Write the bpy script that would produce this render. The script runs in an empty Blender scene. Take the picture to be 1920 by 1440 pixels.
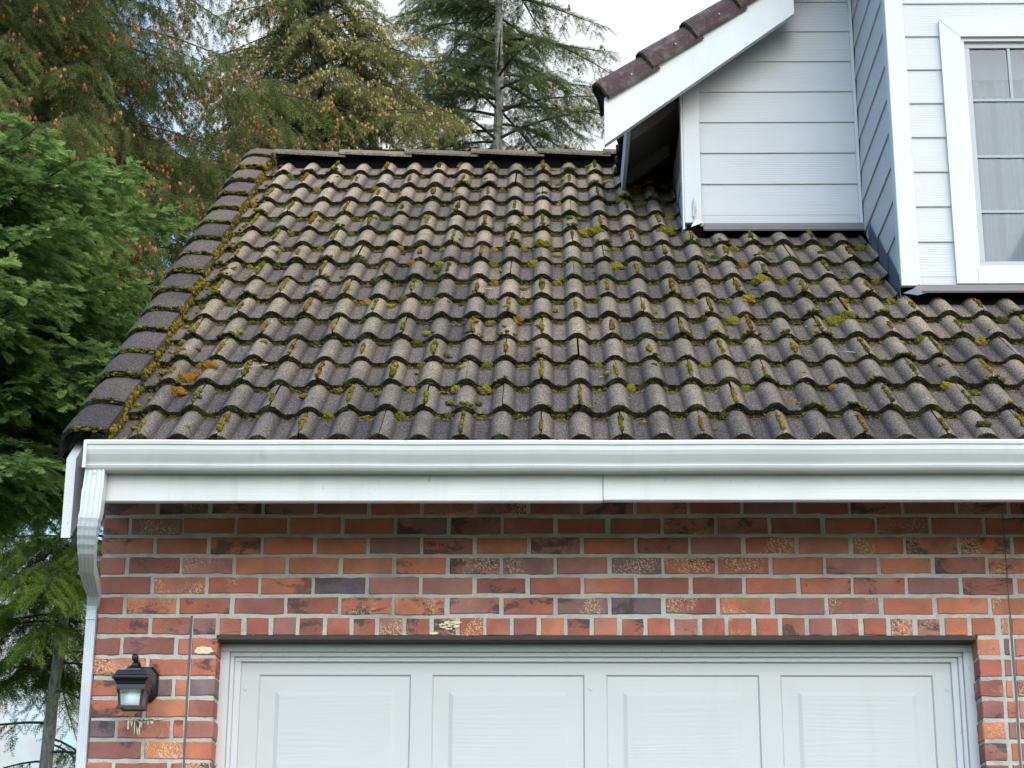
import bpy, bmesh, math, random
import numpy as np
random.seed(7); rng = np.random.default_rng(11)
sc = bpy.context.scene
col = sc.collection

# ------------------------------------------------------------------ camera
CAM = np.array([[0.9998442867942792, 0.017188255578717095, 0.003995752119417553],
                [0.0015230693283695817, -0.3096417402680269, 0.9508520773199208],
                [-0.017580740162464973, 0.9506979312872982, 0.30961970386490495]])
from mathutils import Matrix, Vector
cd = bpy.data.cameras.new('camera'); cam = bpy.data.objects.new('camera', cd); col.objects.link(cam)
cd.sensor_width = 36; cd.lens = 69.375; cd.clip_start = 0.1; cd.clip_end = 2000
cam.matrix_world = Matrix([[CAM[0][i], CAM[1][i], -CAM[2][i], 0] for i in range(3)] + [[0, 0, 0, 1]])
sc.camera = cam
sc.render.resolution_x = 1024; sc.render.resolution_y = 768

# ------------------------------------------------------------------ world, sun, exposure
SUN_EL, SUN_AZ = math.radians(29), math.radians(180)     # azimuth measured clockwise from +Y
w = bpy.data.worlds.new("World"); sc.world = w; w.use_nodes = True
nt = w.node_tree; nt.nodes.clear()
def wn(t, **k):
    n = nt.nodes.new(t)
    for a, b in k.items(): setattr(n, a, b)
    return n
sky = wn('ShaderNodeTexSky', sky_type='NISHITA', sun_disc=False, sun_elevation=SUN_EL, sun_rotation=SUN_AZ)
sky.air_density = 1.6; sky.ozone_density = 4.0; sky.dust_density = 0.6
bg1 = wn('ShaderNodeBackground'); bg1.inputs[1].default_value = 0.13
bg2 = wn('ShaderNodeBackground'); bg2.inputs[0].default_value = (.935, .985, 1.0, 1); bg2.inputs[1].default_value = 1.15
tc = wn('ShaderNodeTexCoord'); no = wn('ShaderNodeTexNoise')
no.inputs['Scale'].default_value = 3.2; no.inputs['Detail'].default_value = 6; no.inputs['Roughness'].default_value = .6
rp = wn('ShaderNodeValToRGB'); rp.color_ramp.elements[0].position = .30; rp.color_ramp.elements[1].position = .47
sepw = wn('ShaderNodeSeparateXYZ'); mxx = wn('ShaderNodeMath', operation='MULTIPLY_ADD'); mxx.inputs[1].default_value = .62; 
L = nt.links.new
L(tc.outputs['Generated'], no.inputs['Vector']); L(tc.outputs['Generated'], sepw.inputs[0])
L(sepw.outputs[0], mxx.inputs[0]); L(no.outputs[0], mxx.inputs[2]); L(mxx.outputs[0], rp.inputs[0])
ms = wn('ShaderNodeMixShader'); out = wn('ShaderNodeOutputWorld')
sdir = (math.sin(SUN_AZ) * math.cos(SUN_EL), math.cos(SUN_AZ) * math.cos(SUN_EL), math.sin(SUN_EL))
dt = wn('ShaderNodeVectorMath', operation='DOT_PRODUCT'); dt.inputs[1].default_value = sdir; L(tc.outputs['Generated'], dt.inputs[0])
m1 = wn('ShaderNodeMath', operation='MULTIPLY_ADD'); m1.inputs[1].default_value = .5; m1.inputs[2].default_value = .5; L(dt.outputs['Value'], m1.inputs[0])
m2 = wn('ShaderNodeMath', operation='POWER'); m2.inputs[1].default_value = 1.5; L(m1.outputs[0], m2.inputs[0])
n2 = wn('ShaderNodeTexNoise'); n2.inputs['Scale'].default_value = 5.5; n2.inputs['Detail'].default_value = 5; L(tc.outputs['Generated'], n2.inputs['Vector'])
m4 = wn('ShaderNodeMath', operation='MULTIPLY_ADD'); m4.inputs[1].default_value = .50; m4.inputs[2].default_value = .02; L(n2.outputs[0], m4.inputs[0])
m3 = wn('ShaderNodeMath', operation='MULTIPLY_ADD'); m3.inputs[1].default_value = 1.75; L(m2.outputs[0], m3.inputs[0]); L(m4.outputs[0], m3.inputs[2]); L(m3.outputs[0], bg2.inputs[1])
tint = wn('ShaderNodeMix', data_type='RGBA', blend_type='MULTIPLY'); tint.inputs[0].default_value = 1.; tint.inputs[7].default_value = (.55, .86, 1.15, 1); L(sky.outputs[0], tint.inputs[6]); L(tint.outputs[2], bg1.inputs[0]); L(rp.outputs[0], ms.inputs[0]); L(bg1.outputs[0], ms.inputs[1]); L(bg2.outputs[0], ms.inputs[2]); L(ms.outputs[0], out.inputs[0])
sd = bpy.data.lights.new('sun', 'SUN'); sd.energy = 0.35; sd.angle = math.radians(30); sd.color = (1, .95, .87)
so = bpy.data.objects.new('sun', sd); col.objects.link(so)
sv = Vector((math.sin(SUN_AZ) * math.cos(SUN_EL), math.cos(SUN_AZ) * math.cos(SUN_EL), math.sin(SUN_EL)))
so.rotation_euler = sv.to_track_quat('Z', 'Y').to_euler()
sc.view_settings.view_transform = 'Standard'; sc.view_settings.look = 'None'
sc.view_settings.exposure = 1.28; sc.view_settings.gamma = 1
sc.render.engine = 'CYCLES'; sc.cycles.max_bounces = 8; sc.cycles.transparent_max_bounces = 12

# ------------------------------------------------------------------ helpers
def tag(o, label=None, cat=None, group=None, kind=None):
    if label: o['label'] = label
    if cat: o['category'] = cat
    if group: o['group'] = group
    if kind: o['kind'] = kind
    return o
def empty(name, loc, label, cat, group=None):
    o = bpy.data.objects.new(name, None); col.objects.link(o); o.location = loc
    o.empty_display_size = .2
    return tag(o, label, cat, group)
class MB:
    """collects faces and writes them as one mesh"""
    def __init__(s): s.V = []; s.F = []; s.M = []; s.C = []; s.S = []; s.n = 0
    def add(s, V, F, mat=0, c=(.5, .5, .5), smooth=False):
        V = np.asarray(V, float).reshape(-1, 3); s.V.append(V)
        C = np.asarray(c, float)
        if C.ndim == 1: C = np.tile(C, (len(V), 1))
        s.C.append(np.hstack([C, np.ones((len(V), 1))]))
        if isinstance(F, np.ndarray): s.F.append(F + s.n); k = len(F)
        else:
            k = len(F)
            by = {}
            for f in F: by.setdefault(len(f), []).append(f)
            for L_ in by.values(): s.F.append(np.array(L_) + s.n)
        s.M += [mat] * k; s.S += [smooth] * k; s.n += len(V)
    def box(s, x0, x1, y0, y1, z0, z1, mat=0, c=(.5, .5, .5), bev=0.0):
        if bev:
            b = min(bev, (x1 - x0) * .45, (y1 - y0) * .45, (z1 - z0) * .45)
            V = []; idx = {}
            # chamfered box from 24 vertices
            for sx in (0, 1):
                for sy in (0, 1):
                    for sz in (0, 1):
                        X = (x0, x1)[sx]; Y = (y0, y1)[sy]; Z = (z0, z1)[sz]
                        dx = b if sx == 0 else -b; dy = b if sy == 0 else -b; dz = b if sz == 0 else -b
                        for ax, p in enumerate(((X, Y + dy, Z + dz), (X + dx, Y, Z + dz), (X + dx, Y + dy, Z))):
                            idx[(sx, sy, sz, ax)] = len(V); V.append(p)
            F = []
            for a in (0, 1):
                F.append([idx[(a, 0, 0, 0)], idx[(a, 1, 0, 0)], idx[(a, 1, 1, 0)], idx[(a, 0, 1, 0)]][::(1 if a else -1)])
                F.append([idx[(0, a, 0, 1)], idx[(1, a, 0, 1)], idx[(1, a, 1, 1)], idx[(0, a, 1, 1)]][::(-1 if a else 1)])
                F.append([idx[(0, 0, a, 2)], idx[(1, 0, a, 2)], idx[(1, 1, a, 2)], idx[(0, 1, a, 2)]][::(1 if a else -1)])
            for a in (0, 1):
                for b_ in (0, 1):
                    F.append([idx[(a, b_, 0, 0)], idx[(a, b_, 1, 0)], idx[(a, b_, 1, 1)], idx[(a, b_, 0, 1)]])
                    F.append([idx[(a, 0, b_, 0)], idx[(a, 1, b_, 0)], idx[(a, 1, b_, 2)], idx[(a, 0, b_, 2)]])
                    F.append([idx[(0, a, b_, 1)], idx[(1, a, b_, 1)], idx[(1, a, b_, 2)], idx[(0, a, b_, 2)]])
                    for c_ in (0, 1): F.append([idx[(a, b_, c_, 0)], idx[(a, b_, c_, 1)], idx[(a, b_, c_, 2)]])
            s.add(V, F, mat, c)
        else:
            V = [(x, y, z) for x in (x0, x1) for y in (y0, y1) for z in (z0, z1)]
            s.add(V, [(0, 1, 3, 2), (4, 6, 7, 5), (0, 4, 5, 1), (2, 3, 7, 6), (0, 2, 6, 4), (1, 5, 7, 3)], mat, c)
    def loft(s, rings, mat=0, c=(.5, .5, .5), cap=True, smooth=False):
        k = len(rings[0]); V = [p for r in rings for p in r]; F = []
        for i in range(len(rings) - 1):
            for j in range(k):
                F.append((i * k + j, i * k + (j + 1) % k, (i + 1) * k + (j + 1) % k, (i + 1) * k + j))
        s.add(V, F, mat, c, smooth)
        if cap:
            s.add(rings[0], [tuple(range(k))[::-1]], mat, c); s.add(rings[-1], [tuple(range(k))], mat, c)
    def extrude(s, prof, x0, x1, mat=0, c=(.5, .5, .5), axis=0):
        """closed profile of (a,b) pairs swept along x (axis 0: a=y b=z), or along y (axis 1: a=x b=z)"""
        if axis == 0: r = [[(x, a, b) for a, b in prof] for x in (x0, x1)]
        else: r = [[(a, y, b) for a, b in prof] for y in (x0, x1)]
        s.loft(r, mat, c)
    def tube(s, pts, r, k=6, mat=0, c=(.5, .5, .5), smooth=True, cap=True):
        pts = [np.array(p, float) for p in pts]; rings = []
        for i, p in enumerate(pts):
            d = pts[min(i + 1, len(pts) - 1)] - pts[max(i - 1, 0)]; d /= np.linalg.norm(d) + 1e-9
            a = np.cross(d, (0, 0, 1)) if abs(d[2]) < .9 else np.cross(d, (1, 0, 0)); a /= np.linalg.norm(a); b = np.cross(d, a)
            rr = r[i] if hasattr(r, '__len__') else r
            rings.append([p + rr * (math.cos(2 * math.pi * j / k) * a + math.sin(2 * math.pi * j / k) * b) for j in range(k)])
        s.loft(rings, mat, c, cap, smooth)
    def build(s, name, mats, parent=None, origin=None):
        V = np.vstack(s.V); C = np.vstack(s.C)
        off = np.array(parent_loc(parent)) if parent else np.array(origin if origin is not None else (0, 0, 0))
        me = bpy.data.meshes.new(name)
        me.vertices.add(len(V)); me.vertices.foreach_set('co', (V - off).astype(np.float32).ravel())
        tot = np.concatenate([np.full(len(f), f.shape[1]) for f in s.F]); idx = np.concatenate([f.ravel() for f in s.F])
        me.loops.add(len(idx)); me.loops.foreach_set('vertex_index', idx.astype(np.int32))
        st = np.concatenate([[0], np.cumsum(tot)[:-1]])
        me.polygons.add(len(tot)); me.polygons.foreach_set('loop_start', st.astype(np.int32)); 
        me.polygons.foreach_set('loop_total', tot.astype(np.int32))
        # material / smooth follow the order faces were filed in
        me.polygons.foreach_set('material_index', np.array(s.M, np.int32)); me.polygons.foreach_set('use_smooth', np.array(s.S, bool))
        at = me.color_attributes.new('col', 'FLOAT_COLOR', 'POINT'); at.data.foreach_set('color', C.astype(np.float32).ravel())
        for m in (mats if isinstance(mats, (list, tuple)) else [mats]): me.materials.append(m)
        me.update(calc_edges=True); me.validate()
        o = bpy.data.objects.new(name, me); col.objects.link(o)
        if parent: o.parent = parent
        else: o.location = off
        return o
def parent_loc(o):
    v = Vector((0, 0, 0))
    while o: v += o.location; o = o.parent
    return v

# ------------------------------------------------------------------ materials
class N:
    def __init__(s, name):
        s.m = bpy.data.materials.new(name); s.m.use_nodes = True; s.t = s.m.node_tree
        s.b = s.t.nodes['Principled BSDF']; s.o = s.t.nodes['Material Output']
        s.tc = s.n('ShaderNodeTexCoord'); s.obj = s.tc.outputs['Object']
        a = s.n('ShaderNodeAttribute'); a.attribute_name = 'col'; sp = s.n('ShaderNodeSeparateColor')
        s.l(a.outputs['Color'], sp.inputs[0]); s.a = sp.outputs; s.ac = a.outputs['Color']
    def n(s, t, **k):
        q = s.t.nodes.new(t)
        for x, y in k.items(): setattr(q, x, y)
        return q
    def l(s, a, b): s.t.links.new(a, b)
    def set(s, i, v):
        if isinstance(v, (int, float, tuple, list)): i.default_value = v
        else: s.l(v, i)
    def math(s, op, a, b=0.0, c=0.0):
        q = s.n('ShaderNodeMath', operation=op); s.set(q.inputs[0], a); s.set(q.inputs[1], b); s.set(q.inputs[2], c); return q.outputs[0]
    def map(s, v, sc_=(1, 1, 1), loc=(0, 0, 0), rot=(0, 0, 0)):
        q = s.n('ShaderNodeMapping'); s.l(v, q.inputs[0]); q.inputs['Scale'].default_value = sc_; q.inputs['Location'].default_value = loc; q.inputs['Rotation'].default_value = rot; return q.outputs[0]
    def noise(s, v, scale, det=3, rough=.55, dist=0):
        q = s.n('ShaderNodeTexNoise'); s.l(v, q.inputs['Vector']); q.inputs['Scale'].default_value = scale; q.inputs['Detail'].default_value = det
        q.inputs['Roughness'].default_value = rough; q.inputs['Distortion'].default_value = dist; return q.outputs[0]
    def vor(s, v, scale, out='Distance'):
        q = s.n('ShaderNodeTexVoronoi'); s.l(v, q.inputs['Vector']); q.inputs['Scale'].default_value = scale; return q.outputs[out]
    def ramp(s, f, stops, interp='LINEAR'):
        q = s.n('ShaderNodeValToRGB'); q.color_ramp.interpolation = interp; e = q.color_ramp.elements
        while len(e) < len(stops): e.new(.5)
        for i, (p, c) in enumerate(stops):
            e[i].position = p; e[i].color = (c, c, c, 1) if isinstance(c, (int, float)) else (*c, 1)
        s.set(q.inputs[0], f); return q.outputs[0]
    def step(s, f, a, b): return s.ramp(f, [(a, 0.), (b, 1.)] if a < b else [(b, 1.), (a, 0.)])
    def mix(s, f, a, b, mode='MIX'):
        q = s.n('ShaderNodeMix', data_type='RGBA', blend_type=mode)
        s.set(q.inputs[0], f)
        for i, v in ((6, a), (7, b)): s.set(q.inputs[i], (*v, 1) if isinstance(v, tuple) and len(v) == 3 else v)
        return q.outputs[2]
    def addv(s, v, u, k=1.0):
        q = s.n('ShaderNodeVectorMath', operation='MULTIPLY_ADD'); s.l(u, q.inputs[0]); q.inputs[1].default_value = (k, k, k); s.l(v, q.inputs[2]); return q.outputs[0]
    def bump(s, h, strength=.3, dist=.01, nrm=None):
        q = s.n('ShaderNodeBump'); q.inputs['Strength'].default_value = strength; q.inputs['Distance'].default_value = dist
        s.l(h, q.inputs['Height'])
        if nrm: s.l(nrm, q.inputs['Normal'])
        return q.outputs[0]
    def fin(s, colr, rough=.6, nrm=None, spec=.35):
        s.set(s.b.inputs['Base Color'], (*colr, 1) if isinstance(colr, tuple) and len(colr) == 3 else colr)
        s.set(s.b.inputs['Roughness'], rough); s.b.inputs['Specular IOR Level'].default_value = spec
        if nrm: s.l(nrm, s.b.inputs['Normal'])
        return s.m

def mat_tile(name, base=(.085, .075, .070), crest=(.238, .210, .172), purple=False):
    m = N(name); o = m.obj
    fine = m.noise(o, 165, 2, .8); mid = m.noise(o, 60, 4, .6); big = m.noise(o, 1.1, 4, .6)
    c = m.mix(m.math('MULTIPLY', m.a[1], .9), base, crest)
    c = m.mix(m.math('MULTIPLY', m.step(m.a[0], .1, .95), .45), c, m.mix(.5, c, (.13, .115, .105)))         # every tile its own tone
    c = m.mix(m.math('MULTIPLY', m.step(m.math('FRACT', m.math('MULTIPLY', m.a[0], 7.3)), .6, 1.), .30), c, (.30, .25, .21))
    c = m.mix(m.math('MULTIPLY', m.step(fine, .50, .62), .85), c, m.mix(.62, c, (.60, .50, .38)))
    c = m.mix(m.math('MULTIPLY', m.step(fine, .50, .38), .85), c, (.030, .026, .026))
    c = m.mix(m.math('MULTIPLY', m.step(mid, .48, .70), .35), c, (.09, .085, .085))
    c = m.mix(m.math('MULTIPLY', m.step(m.noise(o, 9, 5, .65), .5, .72), .5), c, (.08, .078, .085))
    foot = m.math('MULTIPLY', m.step(m.a[1], .0, .10), m.step(m.a[1], .62, .12))  # soot and crevice shade painted into the feet of the rolls
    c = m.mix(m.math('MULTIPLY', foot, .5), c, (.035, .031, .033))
    # tone over the slope: darker low on the roof, paler towards the ridge
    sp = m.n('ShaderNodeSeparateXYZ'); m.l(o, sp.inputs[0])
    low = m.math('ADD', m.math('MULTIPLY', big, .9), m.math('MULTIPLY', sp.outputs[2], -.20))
    if False:
        c = m.mix(m.math('MULTIPLY', m.step(low, -.48, -.10), .9), c, m.mix(.55, c, (.040, .040, .050)))
    lich = m.step(m.vor(m.addv(o, m.n('ShaderNodeTexNoise').outputs[1], .02), 34), .085, .05)
    hi = m.step(low, -.42, -.75)
    if False: c = m.mix(m.math('MULTIPLY', hi, .8), c, m.mix(.35, c, (.50, .44, .36)))
    lm = m.math('MULTIPLY', lich, m.step(m.noise(o, 14, 2), .46, .56))
    c = m.mix(m.math('MULTIPLY', lm, .6), c, (.55, .55, .50))
    if not purple:
        green = m.math('MULTIPLY', m.step(m.noise(o, 22, 4, .7), .50, .68), m.step(m.a[2], .55, .95))
        c = m.mix(m.math('MULTIPLY', green, .55), c, (.09, .10, .035))
    else:
        c = m.mix(.8, c, (.105, .062, .068)); c = m.mix(m.step(m.noise(o, 14, 4, .7), .5, .66), c, (.20, .15, .14))
    c = m.mix(1., c, (.86, .845, .83) if not purple else (.75, .75, .75), 'MULTIPLY')
    if not purple:
        # crests worn paler, roll feet sooty plus painted crevice shade, each tile and each row with its own tone
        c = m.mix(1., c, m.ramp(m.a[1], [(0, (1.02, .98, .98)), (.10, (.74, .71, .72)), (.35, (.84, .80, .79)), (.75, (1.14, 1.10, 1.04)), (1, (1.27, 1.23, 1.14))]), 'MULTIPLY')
        c = m.mix(1., c, m.ramp(m.a[0], [(0, (.72, .71, .72)), (.3, (.92, .90, .90)), (.6, (1.02, 1., .98)), (.85, (1.12, 1.07, 1.)), (1, (1.30, 1.20, 1.08))]), 'MULTIPLY')
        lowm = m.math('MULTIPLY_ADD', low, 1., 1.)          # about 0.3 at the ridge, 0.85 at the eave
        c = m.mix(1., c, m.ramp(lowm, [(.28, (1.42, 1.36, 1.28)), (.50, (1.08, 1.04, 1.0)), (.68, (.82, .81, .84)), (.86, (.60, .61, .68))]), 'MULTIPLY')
        run_ = m.step(m.noise(m.map(o, (8, .55, .55)), 1., 4, .6), .50, .66); c = m.mix(m.math('MULTIPLY', run_, .5), c, m.mix(1., c, (.62, .62, .64), 'MULTIPLY'))
        blot = m.step(m.noise(o, 3.2, 5, .65), .50, .68); c = m.mix(m.math('MULTIPLY', blot, .45), c, m.mix(1., c, (.55, .55, .58), 'MULTIPLY'))
    h = m.math('ADD', m.math('MULTIPLY', fine, .5), mid)
    return m.fin(c, .93, m.bump(h, .7, .007), .2)
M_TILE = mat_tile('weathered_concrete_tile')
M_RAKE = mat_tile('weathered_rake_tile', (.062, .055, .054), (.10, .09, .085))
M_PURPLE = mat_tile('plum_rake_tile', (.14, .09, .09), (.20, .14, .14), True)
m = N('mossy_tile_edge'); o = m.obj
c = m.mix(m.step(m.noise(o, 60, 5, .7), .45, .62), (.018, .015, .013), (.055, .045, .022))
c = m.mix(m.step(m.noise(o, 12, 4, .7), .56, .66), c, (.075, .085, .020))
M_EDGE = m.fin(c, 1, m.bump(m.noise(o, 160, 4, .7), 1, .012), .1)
m = N('moss_cushion'); o = m.obj
c = m.ramp(m.a[0], [(0, (.018, .015, .009)), (.3, (.048, .060, .012)), (.5, (.17, .17, .020)), (.68, (.40, .31, .035)), (.84, (.36, .165, .028)), (1, (.25, .07, .02))])
c = m.mix(m.math('MULTIPLY', m.step(m.noise(o, 200, 3, .8), .46, .60), .7), c, m.mix(.45, c, (.50, .44, .08)))
c = m.mix(m.math('MULTIPLY', m.step(m.noise(o, 130, 3, .8), .52, .40), .75), c, m.mix(.75, c, (.02, .018, .006)))
M_MOSS = m.fin(c, 1, m.bump(m.math('ADD', m.noise(o, 220, 3, .8), m.vor(o, 130)), 1, .018), .05)
m = N('dry_needles'); M_NEEDLE = m.fin(m.ramp(m.a[0], [(0, (.07, .045, .025)), (.6, (.17, .10, .05)), (1, (.45, .38, .24))]), .8)

def white_paint(name, base, grain=0., chips=.0, dirt=.25, rough=.45, gscale=1.):
    m = N(name); o = m.obj; sp = m.n('ShaderNodeSeparateXYZ'); m.l(o, sp.inputs[0])
    al_ = m.math('ADD', sp.outputs[0], sp.outputs[1]); cv = m.n('ShaderNodeCombineXYZ')
    m.l(m.math('ADD', al_, m.math('MULTIPLY', m.a[0], 17.)), cv.inputs[0]); m.l(m.math('ADD', sp.outputs[2], m.math('MULTIPLY', m.a[0], 5.)), cv.inputs[2])
    v = cv.outputs[0]
    c = m.mix(m.math('MULTIPLY', m.step(m.noise(o, 2.2, 4, .6), .35, .75), dirt), base, m.mix(.5, base, (.42, .42, .38)))
    c = m.mix(m.math('MULTIPLY', m.a[1], .5), c, m.mix(.5, base, (.60, .58, .56)))
    strk = m.math('MULTIPLY', m.step(m.noise(m.map(o, (16, 16, 1.3)), 1., 4, .6), .52, .72), m.step(m.noise(o, 1.3, 2), .42, .62))
    c = m.mix(m.math('MULTIPLY', strk, dirt * .9), c, m.mix(.45, base, (.33, .34, .27)))
    spk = m.math('MULTIPLY', m.step(m.vor(o, 26), .035, .02), m.step(m.noise(o, 7, 1), .52, .56))
    c = m.mix(m.math('MULTIPLY', spk, .75), c, (.10, .09, .07))
    warp = m.noise(m.map(v, (3.2, 1, 14)), 1.0, 3, .5)
    q = m.n('ShaderNodeTexWave', wave_type='BANDS', bands_direction='Z'); m.l(m.map(v, (1.3, 1, 26 * gscale)), q.inputs[0]); q.inputs['Scale'].default_value = 1.
    q.inputs['Distortion'].default_value = 16; q.inputs['Detail'].default_value = 2; q.inputs['Detail Scale'].default_value = .55
    fib = m.noise(m.map(v, (9, 1, 170)), 1., 4, .65)
    cover = m.step(m.noise(m.map(v, (1.7, 1, 7)), 1., 2), .42, .58)
    h = m.math('ADD', m.math('MULTIPLY', m.math('MULTIPLY', q.outputs[0], cover), .42), m.math('MULTIPLY', fib, .55))
    nr = None
    if grain: nr = m.bump(h, grain, .006)
    if chips:
        ch = m.math('MULTIPLY', m.step(m.noise(m.map(o, (22, 22, 7)), 1.6, 6, .75), .64, .67), 1.)
        c = m.mix(m.math('MULTIPLY', ch, chips), c, (.33, .30, .27))
    return m.fin(c, rough, nr, .4)
M_SIDING = white_paint('painted_lap_siding', (.492, .476, .476), grain=.30, dirt=.35, rough=.5)
M_TRIM = white_paint('painted_trim_board', (.535, .522, .525), grain=.10, chips=.7, dirt=.2, rough=.45)
M_FASCIA = white_paint('fascia_paint', (.60, .586, .568), grain=.13, chips=.45, dirt=.9, rough=.42)
M_GUTTER = white_paint('gutter_enamel', (.60, .588, .572), grain=0, dirt=.75, rough=.3)
M_DOOR = white_paint('garage_door_enamel', (.485, .468, .452), grain=.11, dirt=.3, rough=.4, gscale=.6)
M_DOORS = white_paint('door_stile_enamel', (.485, .468, .452), grain=.04, dirt=.3, rough=.4)
M_SPOUT = white_paint('downspout_enamel', (0.546, 0.554, 0.577), grain=0, dirt=.6, rough=.35)
M_SOFFIT = white_paint('brown_soffit', (.19, .16, .15), grain=.2, rough=.7)
M_DARK = N('black_void').fin((.008, .007, .008), 1., None, 0.)
M_FLASH = N('painted_flashing').fin((.17, .145, .15), .5)
M_LEAD = N('lead_flashing').fin((.085, .085, .105), .5)
M_SASH = N('grey_sash').fin((.36, .36, .38), .4)
M_MUNT = N('grey_muntin').fin((.27, .29, .31), .4)
m = N('lintel_steel'); M_LINTEL = m.fin(m.mix(m.noise(m.obj, 20, 4), (.03, .024, .022), (.075, .06, .045)), .8)
m = N('sheer_curtain'); M_CURT = m.fin(m.mix(m.noise(m.map(m.obj, (14, 1, 1.2)), 1.5, 3), (.11, .12, .14), (.20, .22, .24)), .9)
M_ROOM = N('room_wall').fin((.16, .17, .18), .9)
m = N('window_glass'); gl = m.n('ShaderNodeBsdfGlossy'); gl.inputs['Roughness'].default_value = .02; gl.inputs['Color'].default_value = (.80, .85, .90, 1)
tr = m.n('ShaderNodeBsdfTransparent'); tr.inputs['Color'].default_value = (.74, .78, .80, 1); fr = m.n('ShaderNodeLayerWeight'); fr.inputs[0].default_value = .35
mx = m.n('ShaderNodeMixShader'); m.l(m.math('ADD', m.math('MULTIPLY', fr.outputs[0], .22), .025), mx.inputs[0]); m.l(tr.outputs[0], mx.inputs[1]); m.l(gl.outputs[0], mx.inputs[2]); m.l(mx.outputs[0], m.o.inputs[0]); M_GLASS = m.m
m = N('seeded_lantern_glass'); gl = m.n('ShaderNodeBsdfGlossy'); gl.inputs['Roughness'].default_value = .35
gl.inputs['Color'].default_value = (.8, .85, .85, 1); m.l(m.bump(m.vor(m.obj, 160), .2, .003), gl.inputs['Normal'])
tr = m.n('ShaderNodeBsdfTransparent'); tr.inputs['Color'].default_value = (.88, .92, .91, 1); mx = m.n('ShaderNodeMixShader')
mx.inputs[0].default_value = .28; m.l(tr.outputs[0], mx.inputs[1]); m.l(gl.outputs[0], mx.inputs[2]); m.l(mx.outputs[0], m.o.inputs[0]); M_LGLASS = m.m
M_BLACK = N('black_lantern_metal').fin((.006, .0065, .009), .34, None, .45)
M_BULB = N('frosted_bulb').fin((.78, .80, .78), .5)
M_CONC = N('concrete'); M_CONC = M_CONC.fin(M_CONC.mix(M_CONC.noise(M_CONC.obj, 2, 6), (.055, .053, .052), (.085, .083, .08)), .9)
m = N('lawn'); M_LAWN = m.fin(m.mix(m.noise(m.obj, 3, 6), (.03, .06, .015), (.07, .11, .03)), .95)

# brick and mortar
m = N('tumbled_brick'); o = m.obj
r1, r2, r3 = m.a[0], m.a[1], m.a[2]
ov = m.addv(o, m.ac, 9.0)
c = m.ramp(r1, [(0, (.58, .195, .095)), (.24, (.48, .145, .082)), (.52, (.375, .108, .072)), (.70, (.235, .078, .062)), (.84, (.36, .155, .13)), (.94, (.24, .125, .12)), (.975, (.085, .088, .12))])
c = m.mix(m.math('MULTIPLY', m.step(m.noise(o, 1.6, 4, .6), .48, .70), .35), c, m.mix(1., c, (.62, .60, .62), 'MULTIPLY'))
c = m.mix(m.math('MULTIPLY', m.step(m.noise(ov, 14, 4, .6), .35, .7), .5), c, m.mix(.45, c, (.46, .17, .085)))
c = m.mix(m.math('MULTIPLY', m.step(m.noise(ov, 9, 3), .60, .40), .65), c, m.mix(.6, c, (.14, .065, .058)))
c = m.mix(m.math('MULTIPLY', m.step(m.noise(ov, 5, 3), .50, .68), .55), c, m.mix(.6, c, (.42, .25, .20)))
dark = m.math('MULTIPLY', m.step(m.noise(m.map(ov, (1, 1, 1.6)), 7.5, 6, .72, .4), .53, .59), m.step(r2, .50, .58))
c = m.mix(m.math('MULTIPLY', dark, .85), c, (.048, .040, .045))
reg = m.math('MULTIPLY', m.step(m.noise(m.addv(o, m.ac, 23.), 6.5, 3, .5), .49, .58), m.step(r3, .66, .72))
q = m.n('ShaderNodeTexWave', wave_type='BANDS', bands_direction='DIAGONAL'); m.l(m.addv(o, m.ac, 31.), q.inputs[0]); q.inputs['Scale'].default_value = 24
q.inputs['Distortion'].default_value = 14; q.inputs['Detail'].default_value = 3; q.inputs['Detail Scale'].default_value = 2.2
fl = m.math('MULTIPLY', m.math('MULTIPLY', m.step(q.outputs[0], .60, .78), m.step(m.noise(ov, 150, 3, .7), .40, .52)), reg)
c = m.mix(m.math('MULTIPLY', fl, .75), c, (.74, .55, .32))
pit = m.math('MULTIPLY', m.step(m.vor(m.map(ov, (1, 1, 1.5)), 85), .20, .12), m.step(m.noise(ov, 22, 3), .50, .56))
c = m.mix(m.math('MULTIPLY', pit, .8), c, (.05, .022, .016))
c = m.mix(m.math('MULTIPLY', m.step(m.noise(ov, 300, 2, .8), .45, .75), .3), c, (.36, .20, .15))
h = m.math('ADD', m.math('ADD', m.math('MULTIPLY', m.noise(o, 240, 4, .7), .35), m.math('MULTIPLY', pit, -1.2)), m.math('ADD', m.math('MULTIPLY', fl, .6), m.noise(o, 30, 4, .6)))
M_BRICK = m.fin(c, .82, m.bump(h, .45, .005), .25)
m = N('mortar'); o = m.obj
c = m.mix(m.noise(o, 28, 5, .7), (.42, .40, .345), (.70, .67, .60)); c = m.mix(m.step(m.noise(o, 300, 2, .8), .60, .70), c, (.22, .21, .19))
c = m.mix(m.math('MULTIPLY', m.step(m.noise(o, 4, 5, .65), .46, .66), .6), c, (.24, .23, .20))
M_MORTAR = m.fin(c, .95, m.bump(m.noise(o, 120, 5, .75), .8, .010), .15)
m = N('cream_mortar_smear'); M_SMEAR = m.fin(m.mix(m.noise(m.obj, 90, 4), (.62, .50, .30), (.80, .72, .50)), .9, m.bump(m.noise(m.obj, 150, 4), .8, .006))

M_JOINT = N('dark_sealant').fin((.12, .108, .098), .95)
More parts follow.
